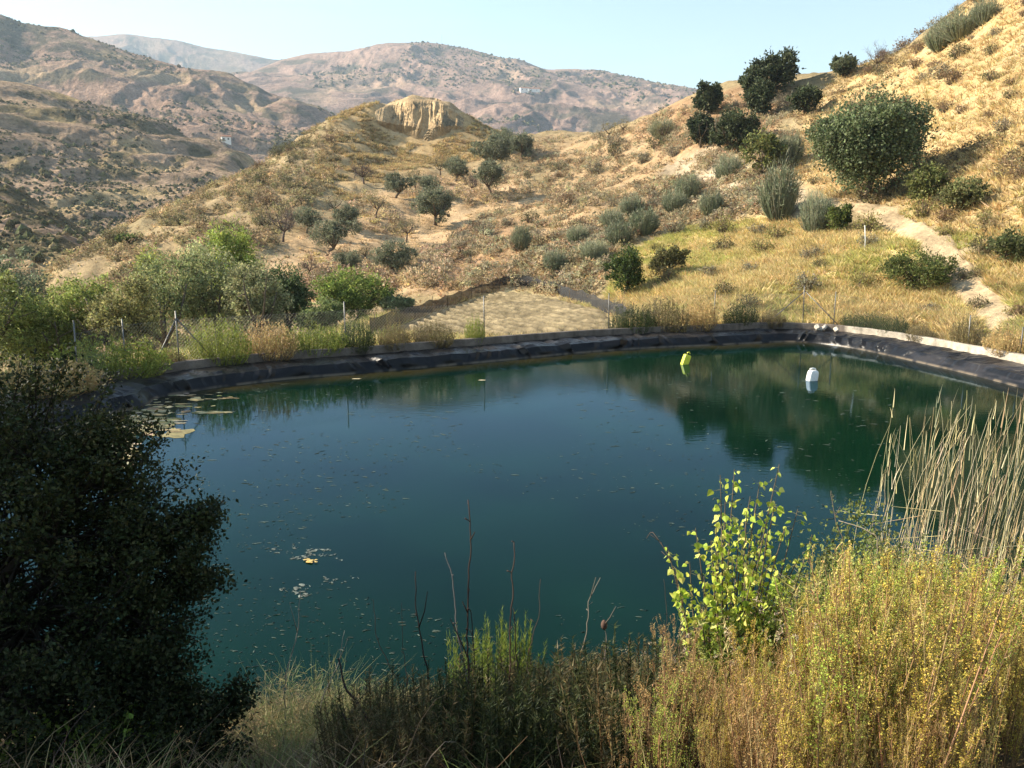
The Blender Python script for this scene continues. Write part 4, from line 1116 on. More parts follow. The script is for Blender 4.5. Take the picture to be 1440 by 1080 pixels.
special('green_bush', 'bush', 1352, 300, 60, 44, [[.15, .16, .06], [.2, .19, .08]], 'pale green bush beside the yellow-green one on the slope', 215, 36., 100, 30)
special('green_bush', 'bush', 1418, 372, 60, 40, [[.10, .12, .045], [.14, .15, .06]], 'dull green bush at the right edge above the stony bank', 216, 28., 100, 30)
special('green_bush', 'bush', 940, 388, 60, 40, [[.17, .16, .06], [.13, .12, .05]], 'olive-brown bush on the straw slope right of the small green tree', 217, 30., 100, 30)

# --- trees behind the fence on the left: (px, crown top row, distance, width px)
LEFT = [('olive_tree', 'olive tree', 20, 378, 62, 75, [[.065, .08, .045], [.09, .105, .06], [.05, .06, .035]], 'dark grey-green olive at the left edge, farthest of the trees behind the fence', 221),
        ('willow_tree', 'willow', 40, 424, 36, 90, [[.13, .15, .04], [.09, .11, .03], [.17, .18, .055]], 'yellow-green bushy willow nearest the left edge', 222),
        ('willow_tree', 'willow', 100, 402, 37, 90, [[.12, .14, .035], [.09, .11, .03], [.16, .17, .05]], 'yellow-green bushy willow just left of the two fence stakes', 223),
        ('willow_tree', 'willow', 176, 398, 34, 90, [[.13, .12, .05], [.16, .15, .06], [.1, .1, .04]], 'brownish low willow behind the short fence stake', 224),
        ('willow_tree', 'willow', 228, 372, 42, 110, [[.13, .145, .06], [.17, .18, .08], [.1, .115, .05]], 'pale willow behind the braced fence post', 225),
        ('poplar_tree', 'poplar', 322, 318, 50, 78, [[.15, .18, .04], [.19, .21, .055], [.11, .135, .035]], 'tall bright green poplar rising over the willows', 226),
        ('willow_tree', 'willow', 300, 360, 43, 100, [[.16, .17, .08], [.13, .145, .065], [.2, .2, .1]], 'pale silvery willow in front of the tall poplar', 227),
        ('willow_tree', 'willow', 350, 380, 40, 92, [[.15, .15, .075], [.12, .125, .06], [.18, .175, .09]], 'brownish silvery willow right of the poplar', 228),
        ('ash_tree', 'ash tree', 398, 383, 44, 72, [[.055, .075, .03], [.08, .1, .04], [.04, .055, .022]], 'dark green tree at the right end of the willow clump', 229),
        ('mulberry_tree', 'mulberry', 495, 388, 46, 100, [[.10, .13, .03], [.14, .165, .04], [.07, .095, .024]], 'round fresh green mulberry standing alone behind the fence', 230),
        ('ash_tree', 'ash tree', 185, 342, 95, 40, [[.05, .065, .02], [.07, .085, .026]], 'small dark green tree on the brown slope above the willows', 231),
        ('willow_tree', 'willow', 208, 362, 60, 34, [[.19, .2, .05], [.15, .17, .04]], 'yellow-green sprig of a young willow above the pale one', 232),
        ('green_bush', 'bush', 555, 428, 45, 40, [[.10, .115, .06], [.13, .14, .075]], 'grey-green bush at the near end of the shade net', 233),
        ('green_bush', 'bush', 450, 432, 38, 60, [[.08, .1, .04], [.11, .13, .05]], 'dull green bush under the dark ash tree', 234),
        ('willow_tree', 'willow', -60, 380, 36, 130, [[.10, .115, .035], [.13, .14, .045]], 'willow at the far left beyond the frame', 235)]
for kind, cat, px, top, r, wpx, cols, lab, sd in LEFT:
    special(kind, cat, px, 0, wpx * 1.1, top - 6, [[min(.5, c * 1.9) for c in q] for q in cols], lab, sd, ncl=260, per=40, r=r, leaf=.0036 * r, n=10, wr=.45, spread=.3, shell=.45)

# --- weeds and bushes along the curb, foot just outside it
GW = [[.26, .29, .05], [.33, .35, .075], [.18, .22, .045]]
def weed(seed, W, H, cols, n=260, leafy=True):
    RS.seed(seed); mb = MB(); a = RS.rand(n) * 6.283; rr = np.sqrt(RS.rand(n))
    base = np.stack([np.cos(a) * rr * W * .3, np.sin(a) * rr * W * .3, np.full(n, -.1)], 1)
    tip = np.stack([np.cos(a) * W * .5 * rr, np.sin(a) * W * .5 * rr, H * (1.02 - .5 * rr ** 2) * RS.uniform(.6, 1., n)], 1)
    bend = np.stack([np.cos(a), np.sin(a), 0 * a], 1) * W * .06
    stems(mb, base, tip, .008, jit(np.array(cols[0]) * .8, n), bend=bend, segs=3)
    m = n * 12; i = RS.randint(0, n, m); t = RS.uniform(.15, 1.02, m)[:, None]
    p = base[i] * (1 - t) + tip[i] * t + bend[i] * 4 * t * (1 - t)
    leaves(mb, p + RS.normal(size=(m, 3)) * .02, unit(m) + [0, 0, .7], .075 * RS.uniform(.6, 1.4, m), .35, jit(cols, m, .22))
    return mb.mesh('foliage', M_LEAF)
weed_m = [weed(401 + k, 2.0, 1.0, GW) for k in range(3)]
dryw_m = [weed(411, 2.0, 1.0, [[.50, .36, .15], [.40, .27, .11], [.58, .44, .2]]), weed(412, 2.0, 1.0, [[.20, .155, .07], [.26, .2, .09], [.15, .13, .05]])]
dkw_m = [weed(421, 2.0, 1.0, [[.06, .08, .022], [.085, .11, .03], [.04, .055, .018]])]
CURB = [(60, 545, 130, 44, 'd', 'dry yellow weeds behind the dark tree top at the left'), (110, 528, 70, 36, 'd', 'dry yellow weeds at the left end of the curb'), (165, 522, 110, 56, 'w', 'broad green weed bush left of the braced fence post'), (240, 510, 40, 26, 'e', 'brown dry tuft at the foot of the braced post'),
        (312, 503, 80, 62, 'w', 'green weed bush right of the braced fence post'), (382, 495, 80, 52, 'd', 'straw-coloured dry weeds between two green weed bushes'), (440, 490, 78, 44, 'w', 'low green weed bush left of the thin post'),
        (505, 486, 60, 44, 'k', 'small dark green weed bush right of the thin post'), (560, 482, 56, 36, 'e', 'brownish weeds in front of the shade net'), (610, 479, 60, 36, 'e', 'brown dry weeds at the near corner of the furrowed field'), (672, 474, 36, 42, 'w', 'thin green plant at the foot of a thin post before the field'),
        (892, 470, 52, 44, 'k', 'dark green shrub hanging over the curb right of the field'), (935, 462, 60, 50, 'e', 'dry brown shrub behind the curb beside the dark green one'), (985, 460, 60, 46, 'd', 'yellow dry weeds behind the far curb'), (1045, 462, 46, 36, 'k', 'dark green shrub spilling over the far curb near the corner'),
        (1085, 455, 44, 24, 'e', 'low brown weeds at the far corner'), (1205, 466, 40, 26, 'k', 'low dark shrub just right of the corner posts'), (1245, 472, 46, 26, 'k', 'low dark green shrub on the right hand curb'), (1290, 480, 44, 24, 'e', 'olive dry tuft along the right hand curb'),
        (1355, 488, 40, 40, 'e', 'brown dry plant around the leaning right hand post'), (1410, 500, 60, 36, 'd', 'pale dry weeds at the right edge above the curb')]
for k, (px, py, w, h, kd, lab) in enumerate(CURB):
    j = int(np.argmin(np.abs(fp - px) + 1e3 * (fence_line[:, 1] < 18)))
    q = WALL_LINE[j] + WALL_N[j] * (LINER_W + .5); P = np.array([q[0], q[1], float(h_at(q[0], q[1]))])
    me = {'w': weed_m[k % 3], 'd': dryw_m[0], 'e': dryw_m[1], 'k': dkw_m[0]}[kd]
    plant_tree('curb_weed', 'weed bush', P, [me], lab, RS.rand() * 6, (size_at(P, w) / 1.5, size_at(P, w) / 2.4, max(size_at(P, h) * 1.05, .35)), 'weeds along the pond curb', ('foliage',))
# ------------------------------------------------------------------ uncountable cover and hillside shrubs
def tuft_proto(seed, n, H, W, cols, wid=.05, segs=1, droop=.25):
    RS.seed(seed); mb = MB(); a = RS.rand(n) * 6.283; rr = np.sqrt(RS.rand(n))
    base = np.stack([np.cos(a) * rr * W * .25, np.sin(a) * rr * W * .25, np.full(n, -.06)], 1)
    d = np.stack([np.cos(a) * rr * .9, np.sin(a) * rr * .9, np.full(n, 1.)], 1) + RS.normal(size=(n, 3)) * .15
    blades(mb, base, d, H * RS.uniform(.55, 1.1, n), wid, jit(cols, n, .2), droop, segs)
    return mb.arrays()
def shrub_proto(seed, n, H, W, cols, leaf=.2):
    RS.seed(seed); mb = MB()
    crown(mb, [(0, 0, H * .42, W * .5, W * .5, H * .52), (W * .2, 0, H * .35, W * .3, W * .3, H * .4), (-W * .15, W * .2, H * .4, W * .3, W * .3, H * .4)], n // 8, 8, leaf, .5, cols, spread=.4, zmin=-.1, shell=.5)
    return mb.arrays()
def region_pts(n, poly, rmin=34., rmax=250., bias=1.0, clump=None, thr=0.):
    """ground points whose place lies in the surveyed outline; even per area when bias=2"""
    a = np.array(poly, float)
    out_ = []; got = 0
    for _ in range(60):
        m = 6000
        t = RS.uniform(R(-46), R(46), m)
        u = RS.rand(m); r = np.exp(math.log(rmin) + u * math.log(rmax / rmin))
        x, y = r * np.sin(t), r * np.cos(t); z = h_at(x, y)
        P = np.stack([x, y, z], 1); px, py = project(P)
        ok = in_poly(px, py, a) & (sdist(x, y, POND) > 2.4) & (poly_dist(x, y, FW) * np.where(in_poly(x, y, FW), 0, 1) > .4)
        if clump: ok &= fbm(x / clump, y / clump, 3, 91) > thr
        out_.append(P[ok]); got += ok.sum()
        if got >= n: break
    P = np.concatenate(out_)
    return P[:n]
def cover(name, label, cat, protos, P, sc, tint=.15, mat=None):
    mb = MB(); n = len(P); k = RS.randint(0, len(protos), n)
    tn = np.clip(1 + RS.normal(size=(n, 1)) * tint, .5, 1.6) * (1 + RS.normal(size=(n, 3)) * .04)
    s = sc * RS.uniform(.6, 1.3, n)
    for q in range(len(protos)):
        i = k == q; stamp(mb, protos[q], P[i], s[i], RS.rand(i.sum()) * 6.283, tn[i])
    tag(mb.build(name, mat or M_LEAF), label, cat, kind='stuff')

STRAW = [[.66, .51, .23], [.60, .45, .19], [.72, .58, .30], [.52, .42, .17]]
STRAWG = [[.44, .42, .13], [.36, .38, .11], [.56, .48, .18]]
BROWN = [[.36, .245, .135], [.42, .29, .165], [.29, .20, .11], [.38, .29, .165]]
STEEP = [(1100, 235), (1140, 130), (1200, 95), (1300, 55), (1380, -10), (1560, -160), (1560, 330), (1330, 330), (1300, 290), (1180, 285)]
STRAWP = ZONES[9 - 1][0]
straw_pr = [tuft_proto(501 + k, 16, .55, .7, STRAW, .055) for k in range(4)]
strawg_pr = [tuft_proto(511 + k, 16, .5, .7, STRAWG, .05) for k in range(3)]
P1 = region_pts(15000, STRAWP, 32, 70)
TRK = np.array([spot(x, y)[:2] for x, y in [(1205, 291), (1245, 303), (1283, 323), (1318, 352), (1345, 385), (1375, 420), (1412, 452)]])
tr_d = poly_dist(P1[:, 0], P1[:, 1], TRK, False)
P1 = P1[tr_d > .75]
P1b = region_pts(4200, [(1250, 285), (1330, 325), (1650, 325), (1650, 560), (1440, 520), (1380, 490), (1320, 420)], 24, 70)
P1b = P1b[np.minimum.reduce([poly_dist(P1b[:, 0], P1b[:, 1], TRK, False)]) > .65]
P1 = np.concatenate([P1, P1b])
g = fbm(P1[:, 0] / 5, P1[:, 1] / 5, 3, 95) + .25 * sstep(P1[:, 1], 44, 60)
cover('straw_grass', 'tall dry straw grass covering the low slope on the right', 'grass', straw_pr, P1[g + .22 * RS.normal(size=len(g)) < .16], .85)
cover('green_grass', 'patches of greener grass in the straw slope on the right', 'grass', strawg_pr, P1[g + .22 * RS.normal(size=len(g)) >= .22], .8)
steep_pr = [tuft_proto(521 + k, 12, .45, .7, [[.54, .40, .19], [.60, .46, .23], [.47, .34, .15]], .07) for k in range(3)]
P2 = region_pts(9000, STEEP, 40, 130)
cover('steep_straw', 'short dry grass on the steep bright slope', 'grass', steep_pr, P2, 1.0)

# scrub cover of the middle and left slopes
scrub_pr = [shrub_proto(531 + k, 64, .9, 1.5, c, .26) for k, c in enumerate([BROWN, [[.31, .25, .14], [.36, .30, .165], [.26, .215, .115]], [[.42, .32, .195], [.48, .37, .23]], [[.32, .29, .185], [.37, .34, .22]]])]
scrubd_pr = [shrub_proto(541 + k, 56, .9, 1.5, c, .28) for k, c in enumerate([[[.29, .235, .125], [.34, .28, .15]], [[.38, .275, .16], [.44, .33, .19]], [[.25, .215, .105], [.30, .26, .13]]])]
LEFTP = [(-200, 520), (-200, 370), (60, 345), (200, 280), (325, 215), (425, 160), (478, 135), (500, 215), (455, 270), (395, 325), (350, 420), (300, 480), (0, 520)]
P3 = region_pts(5000, LEFTP, 40, 180, clump=4, thr=-.2)
cover('scrub', 'brown and olive scrub covering the slope on the left', 'scrub', scrubd_pr, P3, .66, .3)
KNOLL = [(440, 250), (476, 130), (530, 110), (545, 190), (600, 202), (650, 175), (640, 115), (715, 150), (720, 215), (640, 232), (560, 240), (500, 290)]
P4 = region_pts(3000, KNOLL, 90, 180, clump=3.5, thr=-.15)
knoll_pr = [tuft_proto(551, 22, .8, 1.2, [[.52, .38, .18], [.46, .33, .15], [.40, .29, .13]], .14), tuft_proto(552, 22, .7, 1.1, [[.38, .28, .13], [.46, .36, .17]], .14)]
_a, _b = project(P4); P4 = P4[~in_poly(_a, _b, [(515, 160), (540, 138), (577, 120), (610, 120), (646, 150), (668, 172), (642, 190), (600, 206), (555, 192)])]
cover('knoll_tussocks', 'dry tussocks covering the knoll under the cliff', 'grass', knoll_pr, P4, .8, .25)
MIDP = [(690, 300), (700, 200), (860, 188), (930, 160), (1000, 140), (1080, 130), (1130, 130), (1100, 300), (960, 320), (880, 350), (830, 420), (700, 402), (600, 410), (590, 380), (640, 330)]
P5 = region_pts(5200, MIDP, 44, 180, clump=5, thr=-.22)
cover('brown_scrub', 'brown dry scrub over the middle slope and gully', 'scrub', scrub_pr, P5, .68, .3)
MIDALL = [(-200, 520), (-200, 370), (60, 345), (200, 280), (325, 215), (425, 160), (478, 130), (560, 105), (640, 110), (710, 160), (860, 185), (1000, 135), (1110, 125), (1140, 250), (1100, 310), (960, 325), (880, 350), (830, 425), (560, 440), (300, 480)]
P0 = region_pts(9000, MIDALL, 36, 190)
cover('short_grass', 'short dry grass and crumbled earth over the middle slopes', 'grass', [tuft_proto(591 + k, 12, .38, .9, c, .09) for k, c in enumerate([[[.48, .345, .185], [.41, .29, .15]], [[.38, .265, .15], [.32, .225, .13]], [[.55, .41, .22], [.49, .36, .19]]])], P0, .9, .22)
ORCH = [(360, 420), (400, 330), (470, 300), (540, 262), (640, 242), (735, 240), (765, 270), (770, 300), (680, 310), (650, 350), (620, 400), (520, 410), (430, 440)]
P6 = region_pts(1500, ORCH, 60, 150, clump=7, thr=.0)
cover('orchard_grass', 'thin dry grass and weeds between the orchard trees', 'grass', [tuft_proto(561, 16, .6, 1., STRAW, .1), scrub_pr[2]], P6, .9, .2)
P7 = region_pts(2600, [(-200, 560), (-200, 470), (300, 440), (560, 440), (560, 490), (300, 520), (100, 545)], 23, 52)
cover('verge_grass', 'mixed dry and green grass on the verge behind the left curb', 'grass', [strawg_pr[0], straw_pr[0], tuft_proto(571, 16, .6, .7, GW, .05)], P7, .9, .2)
P8 = region_pts(1400, [(560, 480), (560, 455), (700, 405), (880, 440), (900, 472), (700, 485)], 30, 52)
P8 = P8[~in_poly(P8[:, 0], P8[:, 1], FW)]
cover('field_edge_grass', 'green and straw grass around the edges of the furrowed field', 'grass', [strawg_pr[0], straw_pr[1]], P8, .7, .2)
P9 = np.array([FW[RS.randint(len(FW))] for _ in range(1)]);
bx = RS.uniform(FW.min(0), FW.max(0), (9000, 2)); tb = bx[:, 0] * math.sin(1.08) + bx[:, 1] * math.cos(1.08); bx = bx[np.abs(((tb + .05 * fbm(bx[:, 0] / 2, bx[:, 1] / 2, 2, 3)) / .8) % 1 - .25) < .16]; bx = bx[sdist(bx[:, 0], bx[:, 1], FW) < -.2]
P9 = np.concatenate([bx, (h_at(bx[:, 0], bx[:, 1]) + .1)[:, None]], 1)
cover('stubble', 'short dry stubble in the furrowed field', 'stubble', [tuft_proto(581, 8, .3, .3, [[.30, .245, .115], [.36, .30, .15]], .03)], P9, .7, .3)

cover('steep_scrub', 'small brown scrub speckling the steep straw slope', 'scrub', [shrub_proto(555, 56, .9, 1.5, [[.20, .14, .08], [.26, .19, .1]], .24), shrub_proto(556, 56, .9, 1.5, [[.25, .21, .11], [.3, .25, .13]], .24)], region_pts(900, STEEP, 40, 130, clump=8, thr=-.05), .62, .25)

# countable shrubs standing out on the slopes
def shrub_mesh(seed, cols, n=420, leaf=.13):
    RS.seed(seed); mb = MB(); H, W = 1., 1.5
    crown(mb, [(0, 0, .38, .55, .55, .5), (.3, .1, .34, .36, .36, .4), (-.28, .2, .3, .34, .34, .4), (0, -.32, .3, .34, .34, .36)], n // 9, 9, leaf, .45, cols, spread=.4, zmin=-.08, shell=.45)
    k = 60; a = RS.rand(k) * 6.283; b = np.stack([np.cos(a) * .1, np.sin(a) * .1, 0 * a - .1], 1)
    stems(mb, b, np.stack([np.cos(a) * .65 * RS.rand(k), np.sin(a) * .65 * RS.rand(k), RS.uniform(.4, .95, k)], 1), .012, jit([.15, .11, .08], k), segs=2)
    return mb.mesh('shrub', M_LEAF)
SH = {'brown': shrub_mesh(601, [[.23, .155, .09], [.28, .195, .11], [.18, .125, .07]]), 'grey': shrub_mesh(602, [[.28, .245, .165], [.33, .295, .2], [.22, .2, .13]]),
      'olive': shrub_mesh(603, [[.13, .125, .06], [.17, .16, .075], [.10, .1, .045]]), 'yellow': shrub_mesh(604, [[.30, .27, .09], [.24, .23, .075], [.36, .31, .12]])}
def shrubs(n, poly, rmin, rmax, kinds, wpx, label, group, mind=1.6, clump=None, thr=0.):
    P = region_pts(n * 6, poly, rmin, rmax, clump=clump, thr=thr); keep = []
    for p in P:
        if all((p[0] - q[0]) ** 2 + (p[1] - q[1]) ** 2 > mind ** 2 for q in keep): keep.append(p)
        if len(keep) >= n: break
    for p in keep:
        kd = kinds[RS.randint(len(kinds))]; s = size_at(p, RS.uniform(*wpx)) / 1.5
        o = link('shrub', SH[kd], None, p); o.rotation_euler = (0, 0, RS.rand() * 6.28); o.scale = (s, s, s * RS.uniform(.7, 1.05))
        tag(o, label[kd] if isinstance(label, dict) else label, 'shrub', group if not isinstance(label, dict) else group + ', ' + kd)
RS.seed(77)
shrubs(112, STEEP, 42, 125, ['brown', 'brown', 'brown', 'grey', 'olive'], (13, 32), {'brown': 'small brown dry shrub dotted on the steep bright straw slope', 'grey': 'small greyish dry shrub dotted on the steep bright straw slope', 'olive': 'small olive-green shrub dotted on the steep bright straw slope'}, 'shrubs on the steep slope', 1.5)
shrubs(26, [(1290, 300), (1560, 300), (1560, 480), (1400, 480), (1340, 380)], 24, 60, ['olive', 'yellow', 'brown'], (22, 50), {'olive': 'olive-green shrub beside the stony track at the right', 'yellow': 'yellow-green shrub beside the stony track at the right', 'brown': 'dry brown shrub beside the stony track at the right'}, 'shrubs beside the track', 1.6)
shrubs(34, STRAWP, 34, 62, ['olive', 'yellow', 'yellow', 'grey'], (20, 44), {'olive': 'olive-green shrub in the tall straw of the low slope', 'yellow': 'yellow-green shrub in the tall straw of the low slope', 'grey': 'greyish shrub in the tall straw of the low slope'}, 'shrubs in the straw', 2.0)
shrubs(72, MIDP, 50, 150, ['brown', 'grey', 'grey', 'olive'], (14, 34), {'brown': 'dry brown shrub on the scrubby middle slope', 'grey': 'pale grey shrub on the scrubby middle slope', 'olive': 'olive-green shrub on the scrubby middle slope'}, 'shrubs on the middle slope', 2.0)
shrubs(50, LEFTP, 50, 150, ['olive', 'brown', 'olive'], (14, 30), {'olive': 'olive-green shrub on the dark left slope below the knoll', 'brown': 'brown shrub on the dark left slope below the knoll'}, 'shrubs on the left slope', 2.2)

# far scrub: small blobs on the hills
def blob(seed, cols):
    RS.seed(seed); mb = MB()
    u = np.array([[1, 0, 0], [.3, .95, 0], [-.8, .6, 0], [-.8, -.6, 0], [.3, -.95, 0]]) * 1.0
    V = np.concatenate([u * [1, 1, 0] * .55 + [0, 0, -.1], u * RS.uniform(.35, .6, (5, 1)) + [0, 0, .35], [[.1, 0, .75]]])
    T = []; Q = [(j, (j + 1) % 5, 5 + (j + 1) % 5, 5 + j) for j in range(5)]; T = [(5 + j, 5 + (j + 1) % 5, 10) for j in range(5)]
    mb.add(V, jit(cols, len(V), .15), Q, T); return mb.arrays()
far_pr = [blob(701, [.085, .085, .042]), blob(702, [.125, .11, .055]), blob(703, [.185, .145, .08])]
def far_cover(Pg, n, size, name, label, thr, L, seed, rng):
    nu, nv, _ = Pg.shape; Fl = Pg[3:-3, int(nv * .12):int(nv * .86)].reshape(-1, 3)
    w = fbm(Fl[:, 0] / L, Fl[:, 1] / L, 4, seed) > thr
    px, py = project(Fl); w &= (px > -120) & (px < 1560) & (py > -60)
    Fl = Fl[w]; i = RS.randint(0, len(Fl), n)
    P = Fl[i] + RS.normal(size=(n, 3)) * rng * [1, 1, 0] * .6 - [0, 0, size * .12]
    mb = MB(); k = RS.randint(0, 3, n); s = size * RS.lognormal(0, .4, n)
    for q in range(3):
        j = k == q; stamp(mb, far_pr[q], P[j], np.stack([s[j] * 1.25, s[j] * 1.25, s[j]], 1), RS.rand(j.sum()) * 6.28, np.clip(1 + RS.normal(size=(j.sum(), 1)) * .2, .5, 1.6))
    tag(mb.build(name, M_FAR), label, 'scrub', kind='stuff')
far_cover(LH, 8000, .72, 'hill_scrub', 'dark bushes scattered over the terraced left hill', -.06, 38, 811, 1.)
far_cover(LR, 7500, 1.35, 'hill_scrub', 'dark bushes scattered over the tall left range', .0, 110, 812, 2.)
far_cover(MT, 9000, 2.8, 'mountain_scrub', 'dark trees and bushes scattered over the far mountain', .04, 190, 813, 4.)
far_cover(SPR, 900, .8, 'hill_scrub', 'bushes on the low shaded spur at the left', -.2, 25, 814, .6)

# far white farmhouses and the mast on the ridge
M_LIME = mat_plain('limewash', (.78, .75, .70), .9, .1, .05, .3); M_TILE = mat_plain('roof_tile', (.30, .15, .09), .9, .1, .2, 2.)
def sheet_hit(Pg, px, py):
    F = Pg.reshape(-1, 3); qx, qy = project(F); d = (qx - px) ** 2 + (qy - py) ** 2
    d = d + 1e-7 * ((F - CAM) ** 2).sum(1); return F[np.argmin(d)]
def house(px, py, Pg, w, d, h, label, rz):
    P = sheet_hit(Pg, px, py); root = empty('farmhouse', P, rz); tag(root, label, 'farmhouse')
    mb = MB(); a, b = w / 2, d / 2
    V = [(-a, -b, -3), (a, -b, -3), (a, b, -3), (-a, b, -3), (-a, -b, h), (a, -b, h), (a, b, h), (-a, b, h), (-a, 0, h + d * .22), (a, 0, h + d * .22)]
    mb.add(V, (.8, .8, .8), [(0, 1, 5, 4), (2, 3, 7, 6), (1, 2, 6, 5), (3, 0, 4, 7)], [(4, 7, 8), (5, 9, 6)][::1]); mb.build('wall', M_LIME, root)
    mb = MB(); e = .5; V = [(-a - e, -b - e, h - .1), (a + e, -b - e, h - .1), (a + e, 0, h + d * .22 + .25), (-a - e, 0, h + d * .22 + .25), (a + e, b + e, h - .1), (-a - e, b + e, h - .1)]
    V2 = [(x, y, z + .3) for x, y, z in V]
    mb.add(V + V2, (.3, .15, .1), [(6, 7, 8, 9), (9, 8, 10, 11), (0, 3, 2, 1), (3, 5, 4, 2), (0, 1, 7, 6), (5, 11, 10, 4), (0, 6, 9, 3), (3, 9, 11, 5), (1, 2, 8, 7), (2, 4, 10, 8)]); mb.build('roof', M_TILE, root)
    for x in (-w * .25, w * .22):
        mb = MB(); mb.add([(x - .6, -b - .06, h * .35), (x + .6, -b - .06, h * .35), (x + .6, -b - .06, h * .75), (x - .6, -b - .06, h * .75), (x - .6, -b + .1, h * .35), (x + .6, -b + .1, h * .35), (x + .6, -b + .1, h * .75), (x - .6, -b + .1, h * .75)], (.05, .05, .05), [(0, 1, 2, 3), (0, 4, 5, 1), (3, 2, 6, 7), (0, 3, 7, 4), (1, 5, 6, 2)]); mb.build('window', M_DARKP, root)
house(736, 129, MT, 16, 9, 6, 'tiny white farmhouse on the far mountain, left of a pair', .2)
house(752, 129, MT, 22, 9, 5, 'long low white farmhouse on the far mountain, right of a pair', .1)
house(318, 199, LR, 7, 5, 3.4, 'tiny white farmhouse at the foot of the left range', .4)
P = sheet_hit(MT, 622, 63)
root = empty('radio_mast', P); tag(root, 'thin radio mast on the crest of the far mountain', 'mast')
mb = MB(); tube(mb, [(0, 0, -3), (0, 0, 10), (0, 0, 24)], [.5, .35, .2], (.3, .3, .3), 6); mb.build('pole', M_METAL, root)
mb = MB(); tube(mb, [(-1.2, 0, 20), (0, 0, 20.2), (1.2, 0, 20)], .25, (.3, .3, .3), 6); mb.build('antenna', M_METAL, root)
# ------------------------------------------------------------------ foreground bank
RS.seed(900)
def near_hit(px, py):
    for k in range(0, 260, 3):
        Q, ok = hit([px], [py + k], 1.6, 15.)
        if ok[0]: return Q[0]
    return place_r(px, 3.)

# --- dark tree at the left
def dark_tree():
    base = np.array([-3.5, 4.5, float(h_at(-3.5, 4.5))])
    root = empty('dark_shrub_tree', base); tag(root, 'dark small-leaved evergreen tree in deep shade at the left front', 'tree')
    tm = MB(); bark = np.array([.028, .023, .018])
    lob = [(20, 620, 5.3, .56), (100, 640, 5.1, .48), (165, 640, 4.9, .26), (60, 715, 5.0, .70), (150, 740, 4.9, .55), (215, 740, 4.8, .26), (285, 712, 4.75, .10), (262, 770, 4.7, .24), (275, 812, 4.65, .14),
           (60, 860, 4.8, .72), (170, 850, 4.7, .5), (215, 870, 4.6, .22), (70, 985, 4.5, .62), (175, 970, 4.5, .42), (235, 960, 4.4, .22), (330, 985, 4.3, .10), (285, 1005, 4.3, .16), (10, 780, 5.3, .7), (-80, 720, 5.2, .8), (-80, 900, 4.9, .9), (200, 1040, 4.2, .34), (110, 1050, 4.2, .35), (290, 1050, 4.15, .2)]
    LB = []
    fork = np.array([.1, .1, .55])
    tube(tm, [(0, 0, -.4), (.03, .05, .2), fork], [.13, .11, .09], bark, 9)
    cm = MB(); rs = np.random.RandomState(5)
    tips = []
    for px, py, r, rad in lob:
        c = at_r(px, py, r) - base
        m = fork * .5 + c * .5 + rs.normal(size=3) * .12 + [0, 0, -.1]
        tube(tm, [fork, m, c], [.05, .032, .012], bark, 6)
        nt = max(5, int(40 * rad / .5 * (1 if px > -60 else .5)))
        for _ in range(nt):
            u = rs.normal(size=3); u /= np.linalg.norm(u); e = c + u * rad * rs.uniform(.55, 1.06)
            s = m + (c - m) * rs.uniform(.3, 1.)
            mid = (s + e) / 2 + rs.normal(size=3) * .05
            tube(tm, [s, mid, e], [.009, .006, .002], bark, 4, False)
            tips.append((mid, e))
    tips = np.array(tips); n = len(tips); per = 125
    i = np.repeat(np.arange(n), per); t = RS.uniform(.45, 1.12, (len(i), 1))
    P = tips[i, 0] * (1 - t) + tips[i, 1] * t + RS.normal(size=(len(i), 3)) * .034 + unit(n)[i] * .02
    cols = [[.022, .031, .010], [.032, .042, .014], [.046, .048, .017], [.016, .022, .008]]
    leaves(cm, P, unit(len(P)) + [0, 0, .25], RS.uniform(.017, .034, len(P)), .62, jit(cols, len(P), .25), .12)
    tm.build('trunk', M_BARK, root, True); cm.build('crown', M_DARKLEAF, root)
dark_tree()

# trees just outside the frame on the left: their shade falls over the front bank and the corner of the liner
def shade_tree(pos, H, lob, label, seed):
    RS.seed(seed); P = np.array([pos[0], pos[1], 0.4]); root = empty('shade_tree', P); tag(root, label, 'tree')
    tm = MB(); limbs(tm, H, 2.2, .22, np.array([.09, .07, .05]), 6, .4, seed); cm = MB()
    crown(cm, lob, 330, 40, .17, .6, GRN, spread=.36, shell=.35)
    tm.build('trunk', M_BARK, root, True); cm.build('crown', M_LEAF, root)
shade_tree((-9.4, 4.2), 7.6, [(0, 0, 5.2, 2.0, 2.3, 1.9), (.3, 1.5, 5.4, 1.3, 1.2, 1.3), (0, -1.6, 5.0, 1.5, 1.4, 1.5), (0, .2, 6.3, 1.2, 1.4, .8), (0, 1.0, 3.6, 1.2, 1.6, 1.1)], 'leafy tree shading the front bank, outside the left edge', 951)
shade_tree((-19.5, 22.5), 7.0, [(0, 0, 4.6, 2.2, 2.2, 2.2), (.5, 1.6, 4.0, 1.6, 1.6, 1.6), (0, -1.7, 4.2, 1.6, 1.5, 1.7)], 'leafy tree shading the left corner of the pond, outside the left edge', 952)

